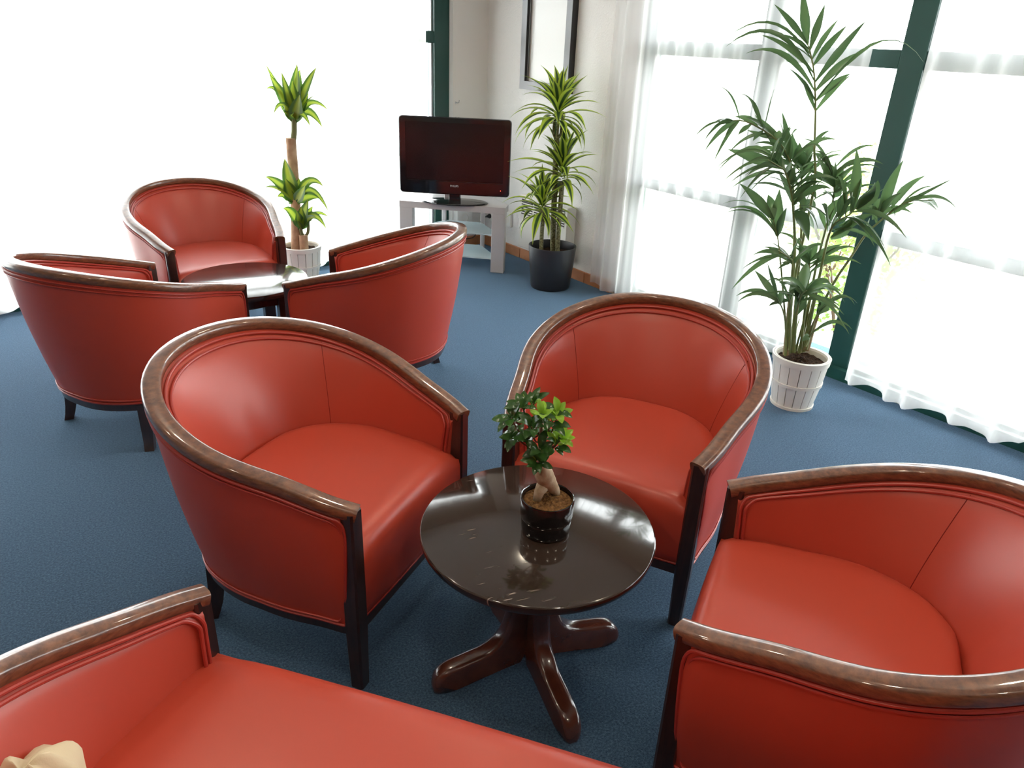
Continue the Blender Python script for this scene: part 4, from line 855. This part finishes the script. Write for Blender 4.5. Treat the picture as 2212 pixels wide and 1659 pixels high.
# ------------------------------------------------------------------ worn far table
t2 = thing('coffee_table', 'round dark table with worn reflective top and square legs', 'table', (1.102, 3.557, 0), math.radians(-4))
MB().lathe([(0.27, TOPZ - 0.028), (0.290, TOPZ - 0.026), (0.2945, TOPZ - 0.018), (0.2955, TOPZ - 0.006), (0.2945, TOPZ - 0.001), (0.292, TOPZ)], 80).obj('table_top', 'table_top_worn', t2, angle=30)
q = 0.135
for sx in (-1, 1):
    for sy in (-1, 1):
        MB().box((sx * q, sy * q, (TOPZ - 0.028) / 2), (0.055, 0.055, TOPZ - 0.028), 0, 0.004).obj('leg', 'wood_dark', t2, angle=30)
for k in range(4):
    a = k * math.pi / 2
    MB().box((math.cos(a) * q, math.sin(a) * q, TOPZ - 0.028 - 0.04), (0.026, 2 * q - 0.05, 0.08), a, 0.003).obj('apron', 'wood_dark', t2, angle=30)
    MB().box((math.cos(a) * q, math.sin(a) * q, 0.12), (0.026, 2 * q - 0.05, 0.03), a, 0.003).obj('stretcher', 'wood_dark', t2, angle=30)

# ------------------------------------------------------------------ bushel basket planters
def basket(loc, label_plant, cat='plant'):
    t = thing('potted_plant', label_plant, cat, loc)
    H = 0.262; R0, R1 = 0.097, 0.131; NS = 16
    pl = link('basket', None, t)
    MB().lathe([(R0 - 0.012, 0.004), (R0 - 0.008, 0.01), (R1 - 0.010, H - 0.01), (R1 - 0.016, H - 0.01), (R0 - 0.016, 0.02), (0.0, 0.02)], 40).obj('liner', 'basket_back', pl)
    # staves
    mb = MB(); rows = []
    w0 = 2 * math.pi / NS * 0.93 / 2
    for z, r in ((0.006, R0), (H * 0.5, (R0 + R1) / 2 + 0.004), (H - 0.006, R1)):
        ring = []
        for a in (-w0, -w0 / 2, 0, w0 / 2, w0): ring.append((r * math.cos(a), r * math.sin(a), z))
        for a in (w0, w0 / 2, 0, -w0 / 2, -w0): ring.append(((r - 0.006) * math.cos(a), (r - 0.006) * math.sin(a), z))
        rows.append(ring)
    mb.quad_grid(rows, close_u=True); mb.cap(range(10), True); mb.cap(range(20, 30))
    sm = mb.mesh('stave', 'basket_white', True, 30)
    for k in range(NS):
        o = link('stave', sm, pl); o.rotation_euler = (0, 0, 2 * math.pi * k / NS)
    def hoop(z0, z1, r0, r1, th):
        return MB().lathe([(r0 - 0.002, z0), (r0 + th, z0), (r1 + th, z1), (r1 - 0.002, z1), (r0 - 0.002, z0)], 48, cap_ends=False).obj('hoop', 'basket_white', pl, angle=30)
    rr = lambda z: R0 + (R1 - R0) * z / H
    hoop(0.0, 0.014, rr(0), rr(0.014), 0.005)
    hoop(0.120, 0.136, rr(0.12) + .003, rr(0.136) + .003, 0.005)
    hoop(H - 0.030, H, rr(H - 0.03), rr(H), 0.006)
    MB().lathe([(R1 - 0.016, H - 0.03), (R1 - 0.006, H - 0.03), (R1 - 0.004, H), (R1 - 0.012, H), (R1 - 0.016, H - 0.03)], 48, cap_ends=False).obj('inner_hoop', 'basket_white', pl, angle=30)
    soil_disc(R1 - 0.010, H - 0.030, 0.005, 'soil', 'soil', pl, seed=5)
    return t

# kentia palm
O1 = Vector((3.150, 1.742, 0))
palm = basket(O1, 'tall kentia palm with arching feathered fronds in a white basket planter')
rp = random.Random(11)
vdir = Vector((-O1.x, -O1.y, 0.6)).normalized()
for fi, (stem, lv) in enumerate(PALM):
    pts = catmull(stem, 28)
    L = len(pts)
    r0 = 0.0075 if len(lv) > 9 else 0.0055
    fr_ = MB().tube(pts, [r0 * (1 - 0.72 * i / (L - 1)) for i in range(L)], 7).obj('frond', 'palm_stem', palm)
    if fi in (1, 6):
        MB().tube(pts[:5], [0.015, 0.014, 0.013, 0.011, 0.008], 9).obj('sheath', 'palm_sheath', fr_)
    for (b, m, e, wd) in lv:
        nr = (vdir * 0.75 + Vector((0, 0, 0.55)) + Vector((rp.uniform(-.7, .7), rp.uniform(-.7, .7), rp.uniform(-.3, .3)))).normalized()
        bb = Vector(b)
        near = min(pts, key=lambda p_: (p_ - bb).length)
        me = blade(bez2(near.lerp(bb, 0.35 if (near - bb).length > .03 else 0.0), m, e, 9), wd * 0.95, wf_palm, nr, 2, 0.35, 'leaflet', 'leaf_palm')
        link('leaflet', me, fr_)

# corn plant
O2 = Vector((1.875, 4.768, 0))
corn = basket(O2, 'corn plant with thick bare cane and striped leaves in a white basket planter')
for k, (pp, r) in enumerate(CANE):
    MB().tube(catmull(pp, 14), r, 12).obj('cane' if k < 2 else 'shoot', 'cane_bark' if k < 2 else 'cane_green', corn, angle=60)
vd2 = Vector((-O2.x, -O2.y, 1.2)).normalized()
shoots = [c for c in corn.children if c.name.startswith('shoot')]
for ci, cr in enumerate(CROWN):
    par = shoots[min(ci, len(shoots) - 1)]
    for (b, m, e, wd) in cr:
        nr = (vd2 * 0.9 + Vector((rp.uniform(-.5, .5), rp.uniform(-.5, .5), rp.uniform(-.2, .5)))).normalized()
        link('leaf', blade(bez2(b, m, e, 9), wd * 1.25, wf_corn, nr, 6, 0.28, 'leaf', 'leaf_cornplant'), par)

# lemon-lime dracaena in the black pot
O3 = Vector((3.314, 3.824, 0))
dr = thing('potted_plant', 'dracaena with three tufts of lime edged leaves in a tall black pot', 'plant', O3)
MB().lathe([(0.128, 0.0), (0.136, 0.004), (0.140, 0.015), (0.166, 0.296), (0.165, 0.300), (0.158, 0.300), (0.156, 0.296), (0.150, 0.24), (0.0, 0.235)], 64).obj('pot', 'pot_black', dr, angle=50)
soil_disc(0.149, 0.243, 0.006, 'soil', 'soil', dr, seed=8)
dstems = []
for pp, r in DSTEM:
    pp = [list(p) for p in pp]
    if pp[0][2] < 0.5: pp[0][2] = 0.235
    dstems.append(MB().tube(catmull(pp, 14), r, 10).obj('stem', 'stem_speckled', dr, angle=60))
rd = random.Random(21)
def dleaf(length, droop, width):
    pts = []
    x = z = 0.0; a = 0.0
    n = 9
    for i in range(n + 1):
        pts.append(Vector((x, 0, z)))
        a = -droop * (i / n) ** 1.2
        x += math.cos(a) * length / n; z += math.sin(a) * length / n
    return blade(pts, width, wf_lance, (0, 0, 1), 6, 0.30, 'leaf', 'leaf_lemon')
DL = [dleaf(0.27, d, w_) for d, w_ in ((0.35, .048), (0.9, .050), (1.4, .046), (1.9, .042))]
for ci, (cp, ln, n, _s) in enumerate(DCROWN):
    cp = Vector(cp); par = (dstems[4], dstems[2], dstems[0])[ci]
    for k in range(n):
        q = k / (n - 1)                        # 0 = lowest old leaf, 1 = newest upright leaf
        az = 2.399963 * k + ci
        el = math.radians(-10 + 86 * q ** 1.05 + rd.uniform(-12, 12))
        d = Vector((math.cos(az) * math.cos(el), math.sin(az) * math.cos(el), math.sin(el)))
        side = Vector((-math.sin(az), math.cos(az), 0)); up = d.cross(side).normalized() * -1
        if up.z < 0: up = -up
        side = up.cross(d)
        me = DL[min(3, max(0, int((1 - q) * 2.2 + rd.uniform(0, 1.6))))]
        o = link('leaf', me, par)
        s = rd.uniform(0.78, 1.12) * (0.72 + 0.28 * math.sin(math.pi * min(1, q * 0.9 + 0.12))) * ln / 0.235
        if (O3 + cp).x + d.x * 0.29 * s > XW - 0.05:
            s *= max(0.4, (XW - 0.05 - (O3 + cp).x) / max(0.01, d.x * 0.29 * s))
        base = cp + Vector((0, 0, -0.10 + 0.13 * q)) + Vector((d.x, d.y, 0)) * 0.008
        Mx = Matrix.Identity(4)
        for r_ in range(3): Mx[r_][0] = d[r_] * s; Mx[r_][1] = side[r_] * s; Mx[r_][2] = up[r_] * s; Mx[r_][3] = base[r_]
        o.matrix_local = Mx

# ------------------------------------------------------------------ television and its stand
yawS = math.atan2(4.243 - 4.815, 3.21 - 2.664)          # stand front edge direction
fc = Vector(((2.664 + 3.21) / 2, (4.243 + 4.815) / 2, 0))
st = thing('tv_stand', 'silver corner television stand with two frosted glass shelves', 'stand', fc, yawS)
SH = 0.484; SW = 0.79
# local: x along the front edge, +y towards the corner
topo = [(-SW / 2, 0), (SW / 2, 0), (SW / 2, 0.13), (0.19, 0.43), (-0.19, 0.43), (-SW / 2, 0.13)]
MB().prism(topo, lambda p, s: (p[0], p[1], SH - 0.045 if s == 0 else SH)).obj('stand_top', 'silver_paint', st, smooth=False)
for sx in (-1, 1):
    MB().box((sx * (SW / 2 - 0.049), 0.035, (SH - 0.045) / 2), (0.098, 0.068, SH - 0.045), 0, 0.002).obj('leg', 'silver_paint', st, smooth=False)
for sx in (-1, 1):
    MB().box((sx * 0.155, 0.395, (SH - 0.045) / 2), (0.03, 0.03, SH - 0.045), 0, 0.002).obj('leg', 'silver_paint', st, smooth=False)
for z in (0.085, 0.265):
    MB().prism([(-0.31, 0.05), (0.31, 0.05), (0.31, 0.12), (0.14, 0.41), (-0.14, 0.41), (-0.31, 0.12)], lambda p, s: (p[0], p[1], z if s == 0 else z + 0.008)).obj('glass_shelf', 'frosted_glass', st, smooth=False)
tvc = Vector((2.969, 4.546, 0)); yawT = -0.716
tv = thing('television', 'black flat screen television standing on the silver stand', 'television', (tvc.x, tvc.y, SH), yawT)
TW, TH, TZ = 0.796, 0.530, 0.062
bz = MB()
def rrect(wd, ht, r, z0, seg=6):
    out = []
    for cx, cz, a0 in ((wd / 2 - r, ht - r, 0), (-wd / 2 + r, ht - r, 90), (-wd / 2 + r, r, 180), (wd / 2 - r, r, 270)):
        for k in range(seg + 1):
            a = math.radians(a0 + 90 * k / seg); out.append((cx + r * math.cos(a), z0 + cz + r * math.sin(a)))
    return out
R1_ = rrect(TW, TH, 0.025, TZ); R2_ = rrect(TW - 0.012, TH - 0.012, 0.02, TZ + 0.006)
SWd, SHt, SZ = 0.70, 0.395, TZ + 0.098
R3_ = rrect(SWd, SHt, 0.003, SZ)
rows = [[(x, 0.075, z) for x, z in rrect(TW - 0.2, TH - 0.2, 0.02, TZ + 0.1)], [(x, 0.045, z) for x, z in R1_], [(x, 0.006, z) for x, z in R1_], [(x, 0.0, z) for x, z in R2_], [(x, 0.0, z) for x, z in R3_], [(x, 0.006, z) for x, z in R3_]]
k0 = bz.quad_grid(rows, close_u=True); nn_ = len(R1_); bz.cap(range(nn_))
bz.obj('bezel', 'black_gloss', tv, angle=40)
MB().box((0, 0.008, SZ + SHt / 2), (SWd + 0.004, 0.006, SHt + 0.004)).obj('screen', 'screen', tv, smooth=False)
MB().box((0, 0.002, SZ - 0.006), (SWd, 0.006, 0.003)).obj('screen_trim', 'black_plastic', tv, smooth=False)
nk = MB(); nk.box((0, 0.035, 0.040), (0.085, 0.05, 0.060), 0, 0.006); nk.obj('neck', 'black_gloss', tv, angle=30)
MB().box((0, 0.008, 0.014), (0.088, 0.008, 0.006), 0, 0.001).obj('neck_trim', 'chrome', tv, smooth=False)
fo = MB(); fo.lathe([(0.24, 0.0), (0.245, 0.004), (0.235, 0.010), (0.05, 0.020)], 48)
fo.v = [(x, y * 0.52 + 0.04, z) for x, y, z in fo.v]
fo.obj('foot', 'black_gloss', tv, angle=30)
fcu = bpy.data.curves.new('logo', 'FONT'); fcu.body = 'PHILIPS'; fcu.size = 0.020; fcu.extrude = 0.0006; fcu.align_x = 'CENTER'; fcu.align_y = 'CENTER'
tmp = bpy.data.objects.new('logo_tmp', fcu); COL.objects.link(tmp)
dg = bpy.context.evaluated_depsgraph_get(); me = bpy.data.meshes.new_from_object(tmp.evaluated_get(dg))
bpy.data.objects.remove(tmp, do_unlink=True)
me.materials.clear(); me.materials.append(MATS['logo_grey'])
lg = link('logo_lettering', me, tv); lg.rotation_euler = (math.radians(90), 0, 0); lg.location = (0, -0.0008, TZ + 0.062); lg.scale = (0.95, 1, 1)
MB().lathe([(0.0026, 0), (0.0026, 0.002)], 12).obj('standby_light', 'led_red', tv)
led = tv.children[-1]; led = [c for c in tv.children if c.name.startswith('standby_light')][0]
led.rotation_euler = (math.radians(90), 0, 0); led.location = (0.335, 0.0005, TZ + 0.045)
# small plain silver box of unidentified kind behind the foot
bx = MB(); bx.box((0, 0, 0.02), (0.05, 0.04, 0.04), 0, 0.004); bx.box((0, 0, 0.042), (0.044, 0.034, 0.006), 0, 0.002)
o = bx.obj('silver_box', 'silver_paint', angle=30)
pb = Matrix.Rotation(yawT, 3, 'Z') @ Vector((-0.075, 0.185, 0)); o.location = (tvc.x + pb.x, tvc.y + pb.y, SH); o.rotation_euler = (0, 0, yawT)
tag(o, 'tiny silver box behind the television foot', 'box')

# ------------------------------------------------------------------ wall things
# convector heater
ht = thing('convector_heater', 'white wall convector heater with slotted grille behind the black pot', 'heater', (XW, 4.19, 0.12))
HW, HH, HD = 0.56, 0.40, 0.085
MB().box((-HD / 2 - 0.002, 0, HH / 2), (HD, HW, HH), 0, 0.006).obj('casing', 'heater_white', ht, angle=30)
MB().box((-HD - 0.002, -0.0, HH - 0.085), (0.004, HW - 0.06, 0.13)).obj('grille_back', 'heater_slot', ht, smooth=False)
slat = MB().box((0, 0, 0), (0.008, HW - 0.058, 0.0075)).mesh('slat', 'heater_white', False)
for k in range(8):
    o = link('slat', slat, ht); o.location = (-HD - 0.005, 0, HH - 0.145 + k * 0.0175)
barm = MB().box((0, 0, 0), (0.009, 0.012, 0.13)).mesh('grille_bar', 'heater_white', False)
for yy in (-0.10, 0.10):
    o = link('grille_bar', barm, ht); o.location = (-HD - 0.005, yy, HH - 0.085)
# frame on the wall
fr = thing('wall_frame', 'tall silver faced frame with black sides and bright white pane on the wall', 'frame', (XW, 4.31, 1.26))
FW, FH, FD = 0.53, 0.95, 0.05
for nm, c, s in (('frame_side', (-FD / 2, -FW / 2 + 0.0275, FH / 2), (FD, 0.055, FH)), ('frame_side', (-FD / 2, FW / 2 - 0.0275, FH / 2), (FD, 0.055, FH)),
                 ('frame_bottom', (-FD / 2, 0, 0.0275), (FD, FW - 0.11, 0.055)), ('frame_top', (-FD / 2, 0, FH - 0.0275), (FD, FW - 0.11, 0.055))):
    p = MB().box(c, s).obj(nm, 'black_plastic', fr, smooth=False)
    MB().box((-FD - 0.001, c[1], c[2]), (0.004, s[1], s[2])).obj('silver_face', 'frame_silver', p, smooth=False)
MB().box((-0.012, 0, FH / 2), (0.008, FW - 0.10, FH - 0.10)).obj('pane', 'white_plastic', fr, smooth=False)
for s in (-1, 1):
    MB().box((-0.030, s * (FW / 2 - 0.060), FH / 2), (0.006, 0.008, FH - 0.11)).obj('inner_bead', 'frame_silver', fr, smooth=False)
# outlet boxes
ob = thing('wall_outlet', 'white outlet box with one large round socket on the narrow pier', 'outlet', (3.365, YW, 0.25))
MB().box((0, -0.03, 0), (0.15, 0.06, 0.15), 0, 0.004).obj('outlet_box', 'white_plastic', ob, angle=30)
rg = MB().lathe([(0.033, 0.0), (0.036, 0.004), (0.030, 0.004), (0.028, -0.012), (0.0, -0.012)], 32, cap_ends=False).obj('socket', 'heater_white', ob); rg.rotation_euler = (math.radians(90), 0, 0); rg.location = (0.0, -0.0605, 0.0)
o2 = thing('wall_outlet', 'white square outlet holding the black plug', 'outlet', (XW, 4.95, 0.25))
MB().box((-0.006, 0, 0), (0.012, 0.085, 0.085), 0, 0.003).obj('outlet_plate', 'white_plastic', o2, angle=30)
rg = MB().lathe([(0.021, 0.0), (0.023, 0.002), (0.0, 0.0021)], 24, cap_ends=False).obj('socket', 'heater_white', o2); rg.rotation_euler = (0, math.radians(-90), 0); rg.location = (-0.012, 0, 0)
o3 = thing('wall_outlet', 'white outlet at the wall between television stand and heater', 'outlet', (XW, 4.70, 0.27))
MB().box((-0.012, 0, 0), (0.024, 0.08, 0.11), 0, 0.003).obj('outlet_plate', 'white_plastic', o3, angle=30)
rg = MB().lathe([(0.021, 0.0), (0.023, 0.002), (0.0, 0.0021)], 24, cap_ends=False).obj('socket', 'heater_white', o3); rg.rotation_euler = (0, math.radians(-90), 0); rg.location = (-0.024, 0, 0)
pg = thing('power_cord', 'black power cord plugged in behind the television stand', 'cord', (XW - 0.012, 4.95, 0.25))
ph = MB().lathe([(0.019, 0.0), (0.019, 0.012), (0.012, 0.022), (0.007, 0.040)], 20).obj('plug', 'black_plastic', pg); ph.rotation_euler = (0, math.radians(-90), 0)
MB().tube(catmull([(-0.035, 0, 0), (-0.07, 0.0, -0.01), (-0.12, -0.01, -0.06), (-0.15, -0.02, -0.12), (-0.19, -0.03, -0.15), (-0.27, -0.04, -0.152)], 30), 0.0045, 8).obj('cable', 'black_plastic', pg)
# little hooks
def hook(label, loc, rz):
    t = thing('curtain_hook', label, 'hook', loc, rz, 'curtain tie hooks')
    MB().tube([(0, 0, 0), (0, -0.022, 0), (0, -0.030, 0.004), (0, -0.032, 0.022)], 0.003, 8).obj('hook_bar', 'chrome', t)
    r = MB().lathe([(0.009, 0.0), (0.009, 0.004), (0.004, 0.006)], 16).obj('hook_plate', 'chrome', t); r.rotation_euler = (math.radians(90), 0, 0)
hook('small metal hook on the pier above the television', (3.305, YW, 1.125), 0.5)
hook('small metal hook on the wall half behind the sheer curtain', (XW, 3.535, 1.115), math.radians(-90))

# beige cloth on the seat of the near chair
cl = MB(); rows = []
for i in range(25):
    ph_ = -math.pi / 2 + math.pi * i / 24; row = []
    for j in range(48):
        th = 2 * math.pi * j / 48
        k_ = 1 + 0.10 * math.sin(th * 3 + ph_ * 4) + 0.07 * math.sin(th * 7 - ph_ * 5) + 0.05 * math.sin(ph_ * 9 + th * 2)
        if abs(i - 12) == 12: k_ = 1
        row.append((0.088 * k_ * math.cos(ph_) * math.cos(th), 0.088 * k_ * math.cos(ph_) * math.sin(th), max(0.0, 0.07 + 0.105 * k_ * math.sin(ph_))))
    rows.append(row)
cl.quad_grid(rows, close_u=True)
o = cl.obj('folded_cloth', 'beige_cloth', angle=180)
ca_, sa_ = math.cos(sofa.rotation_euler.z), math.sin(sofa.rotation_euler.z)
lx, ly = -0.225, -0.215
o.location = (sofa.location.x + ca_ * lx - sa_ * ly, sofa.location.y + sa_ * lx + ca_ * ly, 0.443); o.rotation_euler = (0, 0, sofa.rotation_euler.z)
tag(o, 'crumpled beige cloth lying on the red sofa seat', 'cloth')

# ------------------------------------------------------------------ planting outside the glass
def shrub(name, label, loc, rx, rz, n, seed):
    r = random.Random(seed)
    t = thing(name, label, 'shrub', loc, 0, 'shrubs outside the window')
    st_ = MB()
    for k in range(7):
        a = r.uniform(0, 6.28); tip = Vector((math.cos(a) * rx * 0.7, math.sin(a) * rx * 0.7, rz * r.uniform(0.7, 1.0)))
        st_.tube(bez2((0, 0, 0), tip * 0.5 + Vector((0, 0, 0.08)), tip, 5), 0.008, 5)
    st_.obj('stems', 'bark_brown', t)
    mb = MB(); uv = []
    for k in range(n):
        th = r.uniform(0, 6.28); z = r.uniform(-0.9, 1); q_ = r.uniform(0.55, 1.0)
        c = Vector((rx * q_ * math.cos(th) * math.sqrt(1 - z * z), rx * q_ * math.sin(th) * math.sqrt(1 - z * z), rz * 0.5 + rz * 0.5 * z * q_))
        d = Vector((r.uniform(-1, 1), r.uniform(-1, 1), r.uniform(-.4, .9))).normalized(); s = d.orthogonal().normalized()
        l = r.uniform(0.03, 0.06); wv = l * 0.28
        o_ = len(mb.v); mb.v += [c, c + d * l * .5 + s * wv, c + d * l, c + d * l * .5 - s * wv]; mb.f.append((o_, o_ + 1, o_ + 2, o_ + 3))
    me = bpy.data.meshes.new('foliage'); me.from_pydata([tuple(v) for v in mb.v], [], mb.f); me.uv_layers.new(name='UVMap'); me.materials.append(MATS['leaf_hedge']); me.update()
    fo_ = link('foliage', me, t); fo_['kind'] = 'stuff'
shrub('garden_shrub', 'light green leafy shrub outside the clear glass strip', (4.75, 2.42, -0.2), 0.45, 0.9, 2200, 3)
shrub('garden_shrub', 'light green leafy shrub outside further from the glass', (5.9, 3.2, -0.2), 0.6, 1.2, 2200, 4)
